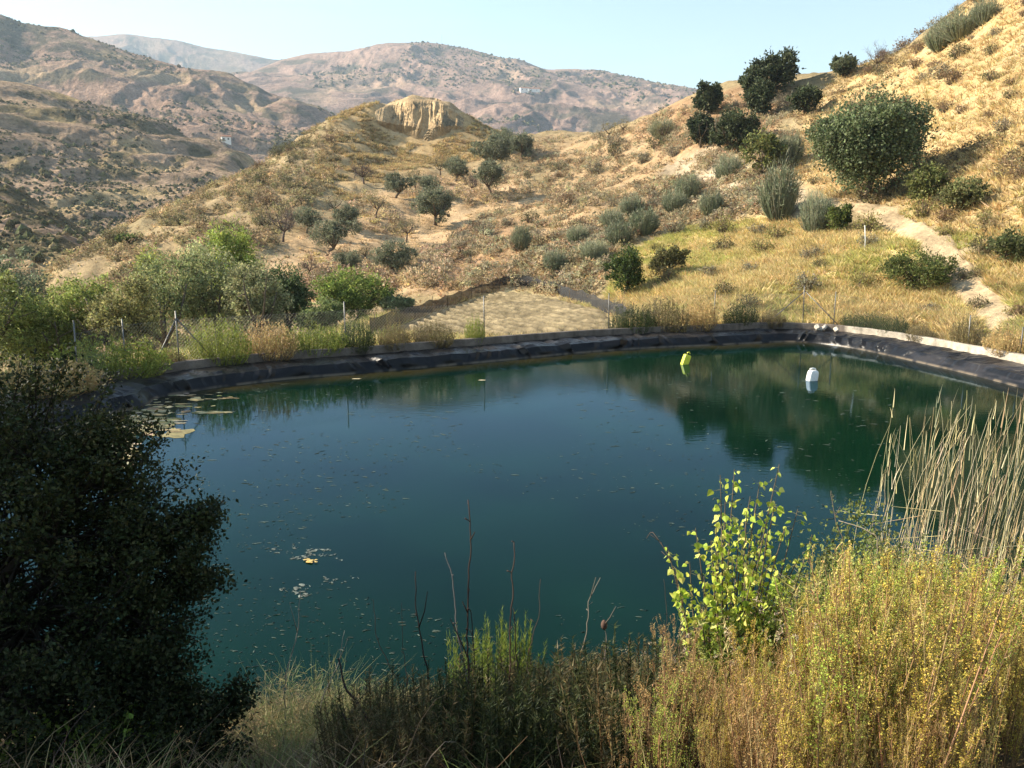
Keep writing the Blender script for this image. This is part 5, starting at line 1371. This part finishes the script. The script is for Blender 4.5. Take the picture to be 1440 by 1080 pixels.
# --- wild wormwood plants, tall and dry
def wormwood(seed, cols, stemc, ns=13, leaf=.011, dense=1.0):
    RS.seed(seed); mb = MB(); tw = MB()
    a = RS.rand(ns) * 6.283; rr = np.sqrt(RS.rand(ns))
    base = np.stack([np.cos(a) * rr * .06, np.sin(a) * rr * .06, np.full(ns, -.08)], 1)
    tip = np.stack([np.cos(a) * .26 * rr, np.sin(a) * .26 * rr, RS.uniform(.68, 1.0, ns)], 1)
    bend = RS.normal(size=(ns, 3)) * [.03, .03, 0]
    stems(tw, base, tip, .0045, jit(stemc, ns, .2), bend, 5, 4)
    nb = int(ns * 22); i = RS.randint(0, ns, nb); t = RS.uniform(.22, .97, nb)[:, None]
    b0 = base[i] * (1 - t) + tip[i] * t + bend[i] * 4 * t * (1 - t)
    out = unit(nb) * [1, 1, 0]; ln = (.20 - .13 * t) * RS.uniform(.6, 1.3, (nb, 1))
    b1 = b0 + (out * .28 + [0, 0, 1.0]) * ln
    stems(tw, b0, b1, .0018, jit(stemc, nb, .25), out * .012, 3, 3)
    m = int(nb * 15 * dense); j = RS.randint(0, nb, m); s = RS.uniform(.12, 1.05, m)[:, None]
    p = b0[j] * (1 - s) + b1[j] * s + out[j] * .048 * s * (1 - s) + RS.normal(size=(m, 3)) * .004
    leaves(mb, p, unit(m) + [0, 0, .5], leaf * RS.uniform(.6, 1.5, m), .55, jit(cols, m, .22, .08), .1)
    return tw.mesh('stems', M_DRY), mb.mesh('leaves', M_LEAF)
STEMC = [[.34, .21, .10], [.42, .30, .15], [.26, .15, .075]]
WW = [[[.56, .43, .07], [.63, .50, .11], [.46, .36, .065]], [[.56, .46, .11], [.62, .52, .16], [.46, .39, .09]], [[.38, .44, .07], [.46, .50, .10], [.30, .36, .06]], [[.46, .30, .12], [.52, .36, .15], [.38, .25, .1]]]
WN = ['yellow-olive', 'tan', 'greenish', 'rust-brown']
worm = []
for k in range(8): worm.append(wormwood(960 + k, WW[k % 4], STEMC, 12 + k % 3, leaf=(.0085 if k < 4 else .0068), dense=(1.7 if k % 4 != 3 else 1.0)))
OUTX = [820, 880, 930, 970, 1030, 1100, 1150, 1200, 1260, 1330, 1440, 1700]; OUTY = [1010, 945, 890, 885, 890, 878, 815, 768, 752, 775, 792, 810]
protos = {}
RS.seed(970); nplaced = 0
for _ in range(2600):
    if nplaced >= 230: break
    px = RS.uniform(850, 1640); r = RS.uniform(2.6, 8.6)
    if px > 1440 and RS.rand() < .4: continue
    P = place_r(px, r)
    if sdist(P[0], P[1], POND) < .25: continue
    q, pyb = project(P[None]); oy = np.interp(q[0], OUTX, OUTY)
    topy = oy + abs(RS.normal()) * 120 + RS.uniform(-8, 30) - (35 if RS.rand() < .1 else 0)
    top = at_r(q[0], topy, r)[2] - P[2]
    if top < .42: continue
    h = min(top, RS.uniform(.95, 1.45))
    k = RS.choice([0, 4, 1, 5, 2, 6, 3, 7], p=([.10, .10, .13, .13, .24, .24, .03, .03] if topy < 860 else [.12, .12, .2, .2, .06, .06, .12, .12]))
    if q[0] < 1000 and RS.rand() < .6: k = 3 if RS.rand() < .5 else 7
    g = WN[k % 4]; lab = {'yellow-olive': 'tall yellow-olive wormwood plant on the sunlit right front bank', 'tan': 'tall tan dry wormwood plant on the sunlit right front bank', 'greenish': 'tall greenish wormwood plant on the sunlit right front bank', 'rust-brown': 'rust-brown dry wormwood plant on the right front bank'}[g]
    w = h * RS.uniform(.95, 1.25)
    if k not in protos:
        protos[k] = plant_tree('wormwood', 'plant', P, worm[k], lab, RS.rand() * 6.28, (w, w, h), 'wormwood plants, ' + g, ('stems', 'leaves'))
    else: copy_thing(protos[k], P, RS.rand() * 6.28, (w, w, h), lab)
    nplaced += 1

for px, r, topy, k in [(1330, 2.9, 930, 1), (1370, 3.1, 900, 5), (1400, 2.8, 960, 0), (1430, 3.0, 930, 7), (1460, 2.7, 940, 5), (1385, 3.4, 880, 4), (1445, 3.5, 870, 1), (1500, 3.1, 900, 0), (1290, 2.8, 960, 5), (1415, 2.6, 1000, 3), (1350, 2.6, 990, 4), (1200, 2.7, 985, 1), (1120, 2.8, 980, 7), (1050, 2.9, 985, 5)]:
    P = place_r(px, r); h = float(np.clip(at_r(px, topy, r)[2] - P[2], .4, 1.2))
    if k in protos: copy_thing(protos[k], P, RS.rand() * 6.28, (h, h, h), protos[k]['label'])

# --- green upright shoots and low plants in the middle
def shoots(seed, cols, n=26, H=1.):
    RS.seed(seed); mb = MB(); a = RS.rand(n) * 6.283; rr = np.sqrt(RS.rand(n))
    base = np.stack([np.cos(a) * rr * .3, np.sin(a) * rr * .3, np.full(n, -.1)], 1)
    tip = base + np.stack([np.cos(a) * .14 * rr, np.sin(a) * .14 * rr, RS.uniform(.55, 1.1, n)], 1)
    stems(mb, base, tip, .008, jit(np.array(cols[0]) * .7, n), None, 3)
    m = n * 90; i = RS.randint(0, n, m); t = RS.uniform(.1, 1.02, m)[:, None]
    p = base[i] * (1 - t) + tip[i] * t
    blades(mb, p, unit(m) * [1, 1, .2] + [0, 0, .9], RS.uniform(.05, .11, m) * (1.15 - .5 * t[:, 0]), .010, jit(cols, m, .22), .1, 1)
    return mb.mesh('shoots', M_LEAF)
shoot_m = [shoots(981, [[.17, .22, .035], [.24, .28, .05], [.12, .17, .03]]), shoots(982, [[.05, .065, .022], [.08, .09, .03], [.035, .045, .018]]), shoots(983, [[.12, .095, .04], [.17, .13, .06], [.075, .075, .03]])]
RS.seed(984)
SHOOT = [(648, 905, 5.9, .34, 0), (675, 910, 6.0, .33, 0), (700, 895, 5.9, .42, 0), (715, 885, 5.8, .40, 0), (735, 900, 5.9, .34, 0), (690, 925, 5.6, .3, 0)]
for px, pyt, r, h, kd in SHOOT:
    P = place_r(px, r); h = max(.3, at_r(px, pyt - 28, r)[2] - P[2])
    plant_tree('green_shoots', 'plant', P, [shoot_m[kd]], 'sunlit bright green shoots rising behind the dark dry stalks', RS.rand() * 6, (.5, .5, h), 'sunlit green shoots', ('shoots',))
for k in range(110):
    px = RS.uniform(470, 960); r = RS.uniform(3.2, 6.9); P = place_r(px, r)
    if sdist(P[0], P[1], POND) < .12: continue
    oy = np.interp(px, [380, 500, 600, 700, 800, 900, 960], [955, 965, 955, 925, 905, 880, 860]) + abs(RS.normal()) * 40
    h = at_r(px, oy, r)[2] - P[2]
    if h < .15: continue
    kd = 1 + (RS.rand() < .6); h = min(h, .62)
    plant_tree('low_shrub', 'plant', P, [shoot_m[kd]], {1: 'low dark green upright plant on the shaded front bank', 2: 'low brown upright plant on the shaded front bank'}[kd], RS.rand() * 6, (h * 1.2, h * 1.2, h), 'low plants on the shaded bank, ' + 'xgb'[kd].replace('g', 'green').replace('b', 'brown'), ('shoots',))

# --- wispy green plants at the left of the centre, bright bush in the bottom-left corner
def wispy(seed, cols, n=120):
    RS.seed(seed); mb = MB(); a = RS.rand(n) * 6.283; rr = np.sqrt(RS.rand(n))
    base = np.stack([np.cos(a) * rr * .15, np.sin(a) * rr * .15, np.full(n, -.1)], 1)
    d = np.stack([np.cos(a) * rr * .8, np.sin(a) * rr * .8, np.full(n, 1.)], 1)
    blades(mb, base, d, RS.uniform(.5, 1.1, n), .007, jit(cols, n, .2), .35, 4)
    m = n * 8; i = RS.randint(0, n, m); t = RS.uniform(.25, .9, m)[:, None]
    p = base[i] + d[i] / np.linalg.norm(d[i], axis=1, keepdims=True) * t * .8
    blades(mb, p, unit(m) + [0, 0, .5], RS.uniform(.06, .16, m), .005, jit(cols, m, .2), .2, 2)
    return mb.mesh('fronds', M_LEAF)
wisp = [wispy(991, [[.13, .17, .06], [.19, .21, .08], [.26, .24, .11]]), wispy(992, [[.33, .26, .13], [.26, .2, .1], [.4, .32, .17]])]
RS.seed(993)
for px, py, r, kd, lab in [(372, 915, 5.3, 0, 'wispy green plant between the dark tree and the pale stalk'), (420, 905, 5.6, 0, 'wispy green plant at the foot of the pale grey stalk'), (455, 930, 5.8, 0, 'small wispy green plant beside the second pale stalk'), (330, 940, 5.6, 1, 'dry pale tuft against the dark tree'), (505, 965, 6.2, 1, 'dry pale tuft at the waterside right of the pale stalks'), (560, 960, 6.4, 1, 'dry straw tuft at the waterside left of the bright shoots'),
                            (600, 950, 6.3, 1, 'straw-coloured tuft at the waterside beside the bright shoots'), (395, 985, 4.8, 0, 'low green wispy plant near the bottom edge'), (440, 1010, 4.6, 1, 'low dry tuft near the bottom edge'), (360, 1030, 4.3, 0, 'pale green wispy plant at the bottom beside the dark tree')]:
    P = place_r(px, r); h = float(np.clip(at_r(px, py, r)[2] - P[2], .25, 1.0))
    plant_tree('wispy_plant', 'plant', P, [wisp[kd]], lab, RS.rand() * 6, (h * 1.1, h * 1.1, h), None, ('fronds',))
def leafy_bush(px, py, r, W, H, cols, label, seed, leaf=.03, n=90, per=26):
    RS.seed(seed); P = place_r(px, r); top = at_r(px, py, r)[2] - P[2]; H = max(top, .25)
    cm = MB(); tm = MB(); b = np.zeros((14, 3)); b[:, 2] = -.1
    e = unit(14) * [W * .35, W * .35, 0] + np.stack([0 * b[:, 0], 0 * b[:, 0], RS.uniform(.5, .95, 14) * H], 1); stems(tm, b, e, .006, np.array([.14, .1, .06]), segs=3)
    crown(cm, [(0, 0, H * .6, W * .4, W * .4, H * .4), (W * .25, 0, H * .5, W * .25, W * .25, H * .3), (-W * .25, .05, H * .45, W * .25, W * .25, H * .3)], n, per, leaf, .7, cols, spread=.35)
    plant_tree('leafy_bush', 'bush', P, (tm.mesh('stems', M_DRY), cm.mesh('leaves', M_LEAF)), label, 0, 1, None, ('stems', 'leaves'))
leafy_bush(40, 1035, 4.3, .9, .5, [[.14, .2, .03], [.2, .26, .045], [.09, .13, .02]], 'bright green leafy bush in the bottom left corner under the dark tree', 1001)
leafy_bush(95, 1050, 4.2, .6, .4, [[.13, .19, .03], [.18, .24, .04]], 'small bright green bush beside the corner bush under the dark tree', 1002)
leafy_bush(1245, 712, 8.0, .8, .8, [[.14, .17, .04], [.2, .22, .06], [.1, .13, .03]], 'green leafy bush at the foot of the leftmost reed clump', 1003, .035, 120)
leafy_bush(1190, 790, 6.6, .8, .8, [[.16, .17, .05], [.22, .21, .08], [.12, .13, .04]], 'yellowish green creeper bush right of the poplar sapling', 1004, .03, 130)
leafy_bush(1310, 760, 7.0, .9, .8, [[.10, .12, .04], [.14, .16, .05], [.18, .18, .07]], 'dull green bush among wormwood below the reeds', 1005, .032, 120)
leafy_bush(1400, 800, 6.4, 1.0, .8, [[.13, .13, .06], [.18, .17, .09], [.1, .11, .05]], 'grey-green bush at the right edge below the reeds', 1006, .024, 140)
leafy_bush(1225, 770, 5.8, .6, .6, [[.18, .22, .05], [.24, .28, .07]], 'bright green bush pushing up through the wormwood below the leftmost reeds', 1008, .026, 110)
leafy_bush(1290, 800, 5.4, .6, .6, [[.15, .19, .05], [.2, .24, .07]], 'fresh green bush in the middle of the wormwood bank', 1009, .024, 110)
leafy_bush(1375, 790, 5.6, .7, .6, [[.2, .22, .08], [.26, .27, .1]], 'pale green small-leaved bush among wormwood near the right edge', 1010, .02, 140)
leafy_bush(1150, 815, 5.4, .5, .5, [[.2, .24, .05], [.27, .3, .07]], 'yellow-green bush just right of the poplar sapling foot', 1011, .024, 100)
leafy_bush(1090, 850, 5.0, .7, .6, [[.11, .15, .03], [.15, .19, .04]], 'green leafy clump under the poplar sapling', 1007, .032, 80)

# --- poplar sapling with deltoid leaves
def sapling():
    RS.seed(1010); r0 = 5.1; base = place_r(1052, r0); root = empty('poplar_sapling', base)
    tag(root, 'young poplar sapling with yellow-green heart-shaped leaves standing over the water', 'sapling')
    tips = [(1096, 653, 5.1), (1033, 660, 5.2), (1013, 668, 5.0), (1069, 676, 5.2), (978, 742, 5.0), (938, 768, 5.0), (1007, 729, 5.1), (949, 797, 4.9), (1122, 716, 5.2), (1142, 752, 5.1), (1104, 742, 5.0), (1055, 698, 5.1), (955, 832, 4.9),
            (1040, 740, 5.0), (1075, 730, 5.2), (1085, 775, 5.0), (1010, 775, 5.1), (1050, 790, 4.9), (1110, 800, 5.2), (990, 810, 4.9), (1030, 830, 4.9), (1080, 830, 5.0), (1065, 750, 5.25), (1020, 705, 5.15), (1125, 780, 5.2), (1000, 760, 5.2), (1090, 705, 5.2), (985, 850, 4.8), (1010, 860, 4.9), (1045, 865, 4.9), (1075, 870, 4.9), (1105, 850, 5.0), (1060, 800, 4.85), (1030, 790, 5.2), (1095, 810, 4.9), (970, 790, 4.95), (1015, 740, 4.95), (1050, 720, 4.95), (1080, 745, 4.9)]
    tw = MB(); mb = MB(); bc = np.array([.13, .10, .07])
    for px, py, r in tips:
        e = at_r(px, py, r) - base; hgt = e[2]
        s = np.array([e[0] * .12, e[1] * .12, -.1]); m = np.array([e[0] * .55, e[1] * .55, hgt * .55]) + RS.normal(size=3) * .03
        t = np.linspace(0, 1, 8)[:, None]; pts = s * (1 - t) ** 2 + 2 * m * t * (1 - t) + e * t ** 2
        tube(tw, pts, np.linspace(.009, .0025, 8), bc, 5, False)
        k = RS.randint(42, 60); tt = RS.uniform(.3, 1.0, k)[:, None]; tt[:2] = [[.99], [.95]]
        p = s * (1 - tt) ** 2 + 2 * m * tt * (1 - tt) + e * tt ** 2
        out = unit(k) * [1, 1, .5] + [0, 0, -.1]; pet = .03 * RS.uniform(.6, 1.6, (k, 1)) + .03 * (1 - tt)
        q = p + out * pet
        stems(tw, p, q, .0012, np.array([.35, .30, .10]), segs=1)
        d = out * .6 + np.array([0, 0, -.75]) + RS.normal(size=(k, 3)) * .45; d /= np.linalg.norm(d, axis=1, keepdims=True)
        nrm = np.cross(d, unit(k)); nrm /= np.linalg.norm(nrm, axis=1, keepdims=True); sd = np.cross(nrm, d)
        sz = RS.uniform(.022, .048, (k, 1)); sz[:2] *= .8
        shp = [(0, 0, 0), (.30, .03, .05), (.52, .27, .10), (.34, .6, .06), (0, 1.05, -.06), (-.34, .6, .06), (-.52, .27, .10), (-.30, .03, .05), (0, .4, -.02)]
        V = np.stack([q + sz * (sd * x + d * y + nrm * z) for x, y, z in shp], 1)
        fc = np.array([[0, 1, 2, 8], [8, 2, 3, 4], [8, 4, 5, 6], [0, 8, 6, 7]])
        Q = (np.arange(k)[:, None, None] * 9 + fc[None]).reshape(-1, 4)
        mb.add(V.reshape(-1, 3), np.repeat(jit([[.42, .50, .06], [.50, .56, .09], [.32, .42, .05], [.55, .54, .14]], k, .15), 9, 0), Q)
    tw.build('branches', M_BARK, root, True); mb.build('leaves', M_LEAF, root)
sapling()

# --- dry reeds on the right
def reeds(px0, r, n, tops, label, seed, wpx=18):
    RS.seed(seed); base = place_r(px0, r); root = empty('reed_clump', base); tag(root, label, 'reeds')
    tw = MB(); lv = MB()
    ppx = px0 + RS.normal(size=n) * wpx; rr_ = r + RS.normal(size=n) * .25
    b = np.array([place_r(x, q) for x, q in zip(ppx, rr_)]) - base - [0, 0, .1]
    lean = RS.normal(size=n) * 14 + (ppx - px0) * .25 + 6
    tp = np.array([at_r(x + l, RS.uniform(*tops), q + RS.normal() * .1) for x, l, q in zip(ppx, lean, rr_)]) - base
    col = jit([[.60, .49, .29], [.52, .41, .23], [.68, .58, .38]], n, .12)
    stems(tw, b, tp, RS.uniform(.0025, .0046, n), col, RS.normal(size=(n, 3)) * [.13, .1, .0], 8, 5, .3)
    q = max(2, n // 4); i = RS.randint(0, n, q); t = RS.uniform(.4, .7, (q, 1)); p = b[i] * (1 - t) + tp[i] * t
    stems(tw, p, p + unit(q) * [.7, .5, .25] + [0, 0, -.15], .003, col[i], None, 4, 4)
    k = n * 5; i = RS.randint(0, n, k); t = RS.uniform(.3, 1.0, k)[:, None]
    p = b[i] * (1 - t) + tp[i] * t
    blades(lv, p, (tp[i] - b[i]) / 1.6 + unit(k) * .22, RS.uniform(.12, .4, k), .009, col[i], RS.uniform(.0, .35, k), 4)
    k = n * 22; a = RS.rand(k) * 6.283; rd = np.sqrt(RS.rand(k)) * .38
    p = np.stack([np.cos(a) * rd, np.sin(a) * rd, RS.uniform(-.05, .15, k)], 1)
    blades(lv, p, np.stack([np.cos(a) * .7, np.sin(a) * .7, RS.uniform(.3, 1.2, k)], 1) + RS.normal(size=(k, 3)) * .3, RS.uniform(.4, 1.25, k), .009, jit([[.40, .33, .2], [.48, .40, .25], [.30, .24, .13]], k, .18), RS.uniform(.1, .9, k), 5)
    tw.build('stalks', M_DRY, root, True); lv.build('leaves', M_DRY, root)
reeds(1262, 8.6, 6, (560, 640), 'sparse clump of dry reeds leaning over the water, leftmost of the reeds', 1021, 12)
reeds(1300, 8.8, 15, (555, 650), 'dry straw reed clump next to the sparse leftmost one', 1022)
reeds(1342, 9.0, 16, (545, 640), 'tall dense dry reed clump in the middle of the reeds', 1023)
reeds(1385, 9.0, 16, (548, 640), 'dense dry reed clump right of the tall middle one', 1024)
reeds(1425, 9.0, 17, (545, 640), 'dense dry reed clump at the right edge of the picture', 1025)
reeds(1475, 9.0, 18, (545, 640), 'dry reed clump just outside the right edge', 1026)

# --- dead stalks: traced stem lines at their own distances, rooted in the bank
def stalk(line, r, rad, col, label, branches=(), knob=False, seed=0):
    RS.seed(seed); pts = [at_r(px, py, r + .05 * k) for k, (px, py) in enumerate(line)]
    foot = pts[0].copy(); g = float(h_at(foot[0], foot[1]))
    if foot[2] > g - .03: pts = [np.array([foot[0] - .03, foot[1], g - .08])] + pts
    base = pts[0].copy(); base[2] = g
    L = [np.array(p) - base for p in pts]
    sp, _ = resample(np.array(L), .035) if len(L) > 2 else (np.array(L), 0)
    sp = sp + np.stack([fbm(np.arange(len(sp)) * .35, np.full(len(sp), seed * 3.1 + q), 3, 5 + q) for q in range(3)], 1) * .014
    rad = rad * 1.25; mb = MB(); n = len(sp); tube(mb, sp, np.linspace(rad, rad * .42, n), col, 6)
    for bl in branches:
        bp = [at_r(px, py, r + .08) - base for px, py in bl]; j = int(np.argmin(np.linalg.norm(sp - bp[0], axis=1))); bp[0] = sp[j]
        tube(mb, bp, np.linspace(rad * .6, rad * .3, len(bp)), col, 5)
    for _ in range(max(2, n // 9)):     # stubs and dry buds
        j = RS.randint(n // 3, n); d = unit(1)[0] * [1, 1, .4] + [0, 0, .5]; q = sp[j]; e = q + d * RS.uniform(.015, .05)
        tube(mb, [q, (q + e) / 2, e], [rad * .45, rad * .35, rad * .6], col, 4)
    if knob: superbox(mb, sp[-1], (.045, .045, .07), 2., np.array([.13, .08, .06]), nu=10, nv=7)
    o = mb.build('dry_stalk', M_DRY, None, True); o.location = base; tag(o, label, 'stalk')
DKS = np.array([.045, .032, .026]); RDS = np.array([.11, .062, .045]); PLS = np.array([.30, .27, .22])
stalk([(400, 963), (409, 925), (418, 890), (422, 830)], 5.4, .0045, PLS, 'thin pale grey stalk standing left of all the dark dry stalks', [[(418, 890), (412, 866), (407, 848)]], seed=1)
stalk([(450, 994), (463, 960), (477, 927), (481, 905), (485, 886)], 5.4, .0045, PLS, 'pale grey stalk with a forked tip beside the bent dark stalk', [[(475, 930), (484, 912), (489, 898)]], seed=2)
stalk([(556, 1078), (535, 1040), (514, 1006), (500, 985), (485, 969), (480, 948), (476, 927)], 4.0, .0085, DKS, 'thick dark dry stalk bent sharply to the left', seed=3)
stalk([(520, 1080), (505, 1045), (490, 1018), (482, 1000)], 3.9, .006, DKS, 'short dark stalk below the sharply bent one', seed=4)
stalk([(614, 1056), (606, 990), (600, 940), (592, 900), (587, 865), (585, 830), (586, 804)], 4.3, .006, DKS, 'dark dry stalk with a short fork near its top', [[(590, 880), (597, 860), (601, 832)]], seed=5)
stalk([(660, 1030), (658, 960), (657, 848), (660, 790), (661, 748), (659, 720), (658, 702)], 4.4, .0062, RDS * .6, 'tallest thin dark stalk with a budded tip near the centre', [[(657, 930), (645, 895), (633, 870)], [(660, 760), (668, 748)], [(658, 860), (650, 846)]], seed=6)
stalk([(662, 1010), (645, 900), (640, 873), (639, 850), (637, 827), (633, 800), (627, 777)], 4.5, .006, np.array([.14, .12, .11]), 'greyish smooth stalk bending left beside the tallest one', seed=7)
stalk([(676, 1030), (670, 1000), (667, 930), (666, 906), (664, 860)], 4.3, .0055, DKS, 'dark stalk just right of the tallest one', seed=8)
stalk([(716, 1010), (717, 940), (719, 873), (721, 810), (722, 763)], 4.4, .0055, RDS, 'reddish brown upright stalk right of the tallest dark one', seed=9)
stalk([(728, 1000), (727, 950), (725, 906), (723, 855)], 4.5, .005, DKS, 'short dark stalk touching the reddish upright one', seed=10)
stalk([(741, 927), (750, 893), (758, 865), (760, 840), (761, 815)], 4.9, .003, RDS, 'very thin brown stalk leaning right over the water', seed=11)
stalk([(800, 960), (814, 931), (824, 894), (826, 870), (827, 850), (835, 830), (843, 811)], 4.9, .0048, np.array([.22, .18, .14]), 'pale brown stalk with a forked bent top right of the centre', [[(833, 832), (838, 812)]], seed=12)
stalk([(850, 960), (850, 931), (851, 905), (851, 878)], 4.9, .005, np.array([.2, .16, .13]), 'stalk ending in a dry brown seed head and a side twig', [[(851, 885), (858, 868), (866, 853)]], True, seed=13)
stalk([(568, 985), (555, 950), (543, 923), (530, 898), (527, 870), (524, 844)], 4.7, .003, RDS * .8, 'thin brown stalk leaning left behind the forked dark one', seed=14)
stalk([(574, 960), (570, 931), (567, 890), (564, 848)], 4.8, .0025, RDS * .8, 'faint thin stalk left of the forked dark one', seed=15)
stalk([(580, 1078), (577, 1040), (576, 1015), (578, 980)], 4.0, .006, DKS, 'short dark stalk at the bottom edge below the forked one', seed=16)
stalk([(804, 1056), (815, 1030), (822, 1015), (827, 985), (830, 950)], 4.2, .007, np.array([.26, .22, .17]), 'thick pale curved stalk lying low on the shaded bank', seed=17)
stalk([(893, 1035), (860, 1010), (826, 994), (795, 998), (760, 1012)], 4.1, .0028, np.array([.28, .2, .13]), 'thin pale arching twig over the shaded bank', seed=18)
stalk([(930, 920), (935, 880), (937, 850), (933, 815)], 5.0, .003, DKS * 1.5, 'thin dark stalk left of the poplar sapling', seed=19)
stalk([(960, 850), (945, 800), (930, 762), (918, 747), (908, 757)], 5.0, .0035, np.array([.16, .10, .07]), 'dry drooping seed spike arching left over the water', [[(925, 756), (915, 752)], [(940, 785), (930, 775)]], seed=20)
stalk([(1185, 760), (1176, 735), (1172, 712), (1169, 690)], 6.8, .004, np.array([.2, .14, .09]), 'short dry twig standing right of the poplar sapling', [[(1174, 725), (1182, 712)]], seed=21)
stalk([(1235, 760), (1200, 738), (1180, 732)], 6.8, .006, np.array([.34, .28, .2]), 'pale dead branch leaning left from the leafy bush below the reeds', seed=22)

# --- litter, dry grass and tangled stems covering the bank
RS.seed(1100)
def bank_pts(n, xr, yr, smin=.1):
    P = np.stack([RS.uniform(*xr, n), RS.uniform(*yr, n)], 1); P = P[sdist(P[:, 0], P[:, 1], POND) > smin]
    return np.concatenate([P, h_at(P[:, 0], P[:, 1])[:, None]], 1)
nt_pr = [tuft_proto(1101 + k, 22, .34, .3, c, .0055, 4, .55) for k, c in enumerate([[[.30, .22, .11], [.38, .29, .15], [.22, .15, .08]], [[.17, .12, .07], [.24, .17, .09], [.12, .085, .05]], [[.17, .19, .06], [.24, .24, .09], [.12, .14, .04]]])]
cover('dry_grass', 'dry tangled grass and litter covering the front bank', 'grass', nt_pr, bank_pts(3400, (-5.5, 8.5), (2.7, 10.2), .08), 1.0, .2, M_DRY)
wt_pr = [tuft_proto(1111, 40, .24, .25, [[.24, .18, .09], [.32, .25, .13], [.2, .19, .08]], .005, 4, .5)]
P = bank_pts(9000, (-5.5, 8.5), (6., 11.2), .02); P = P[sdist(P[:, 0], P[:, 1], POND) < .5]
cover('shore_grass', 'fringe of dry grass hanging over the near water edge', 'grass', wt_pr, P[:700], 1.1, .2, M_DRY)
mb = MB(); P = bank_pts(2600, (-4, 8.), (2.2, 9.8), .1); n = len(P)
d = unit(n) * [1, 1, .35] + [0, 0, .25]; ln = RS.uniform(.15, .6, (n, 1))
stems(mb, P + [0, 0, .03], P + d * ln, .0028, jit([[.14, .085, .05], [.26, .19, .12], [.08, .055, .04], [.2, .11, .06]], n, .2), RS.normal(size=(n, 3)) * .05, 4)
tag(mb.build('dead_twigs', M_DRY), 'tangle of dead brown twigs lying through the bank plants', 'twigs', kind='stuff')
mb = MB(); P = bank_pts(380, (.9, 3.6), (3.4, 6.4), .1); n = len(P); top = P + [0, 0, .0] + np.stack([RS.normal(size=n) * .1, RS.normal(size=n) * .1, RS.uniform(.3, .75, n)], 1)
stems(mb, P, top, .0018, jit([.26, .18, .1], n), None, 3)
k = np.repeat(np.arange(n), 14); leaves(mb, top[k] + RS.normal(size=(len(k), 3)) * .008, unit(len(k)), .018, .35, jit([[.5, .42, .3], [.4, .3, .2]], len(k)), .1)
tag(mb.build('thistle_heads', M_DRY), 'small pale dry seed heads on thin stems among the wormwood', 'seed heads', kind='stuff')

RS.seed(1200); mb = MB(); P = bank_pts(420, (.9, 7.2), (2.9, 8.6), .2); n = len(P)
ht = RS.uniform(.7, 1.35, n); top = P + np.stack([RS.normal(size=n) * .16 + .05, RS.normal(size=n) * .16, ht], 1)
_x, _y = project(top); ok = _y > np.interp(_x, OUTX, OUTY) - 45; P, top = P[ok], top[ok]; n = len(P)
sc_ = jit([[.58, .44, .2], [.46, .33, .14], [.36, .2, .1], [.5, .46, .2]], n, .15)
stems(mb, P, top, .0022, sc_, RS.normal(size=(n, 3)) * [.06, .06, 0], 6)
k = np.repeat(np.arange(n), 26); t = RS.uniform(.72, 1.0, (len(k), 1)); q = P[k] * (1 - t) + top[k] * t
blades(mb, q, (top[k] - P[k]) + unit(len(k)) * .7, RS.uniform(.02, .07, len(k)), .004, np.clip(sc_[k] * 1.1, 0, .9), .2, 2)
tag(mb.build('grass_stems', M_DRY), 'tall loose golden grass stems rising out of the wormwood', 'grass', kind='stuff')

# ------------------------------------------------------------------ air
def haze():
    m, nt, out = new_mat('haze_air'); v = N(nt, 'VolumePrincipled'); v.inputs['Color'].default_value = (.62, .82, 1.0, 1); v.inputs['Density'].default_value = HAZE; v.inputs['Anisotropy'].default_value = .2
    nt.links.new(v.outputs[0], out.inputs['Volume'])
    x0, x1, y0, y1, z0, z1 = -5100, 5100, -1600, 5500, -103, 905
    mb = MB(); mb.add([(x, y, z) for x in (x0, x1) for y in (y0, y1) for z in (z0, z1)], (1, 1, 1), [(0, 1, 3, 2), (4, 6, 7, 5), (0, 4, 5, 1), (2, 3, 7, 6), (0, 2, 6, 4), (1, 5, 7, 3)])
    tag(mb.build('haze', m), 'thin blue summer haze in the valley air', 'haze', kind='stuff')
HAZE = .00014
if HAZE: haze()
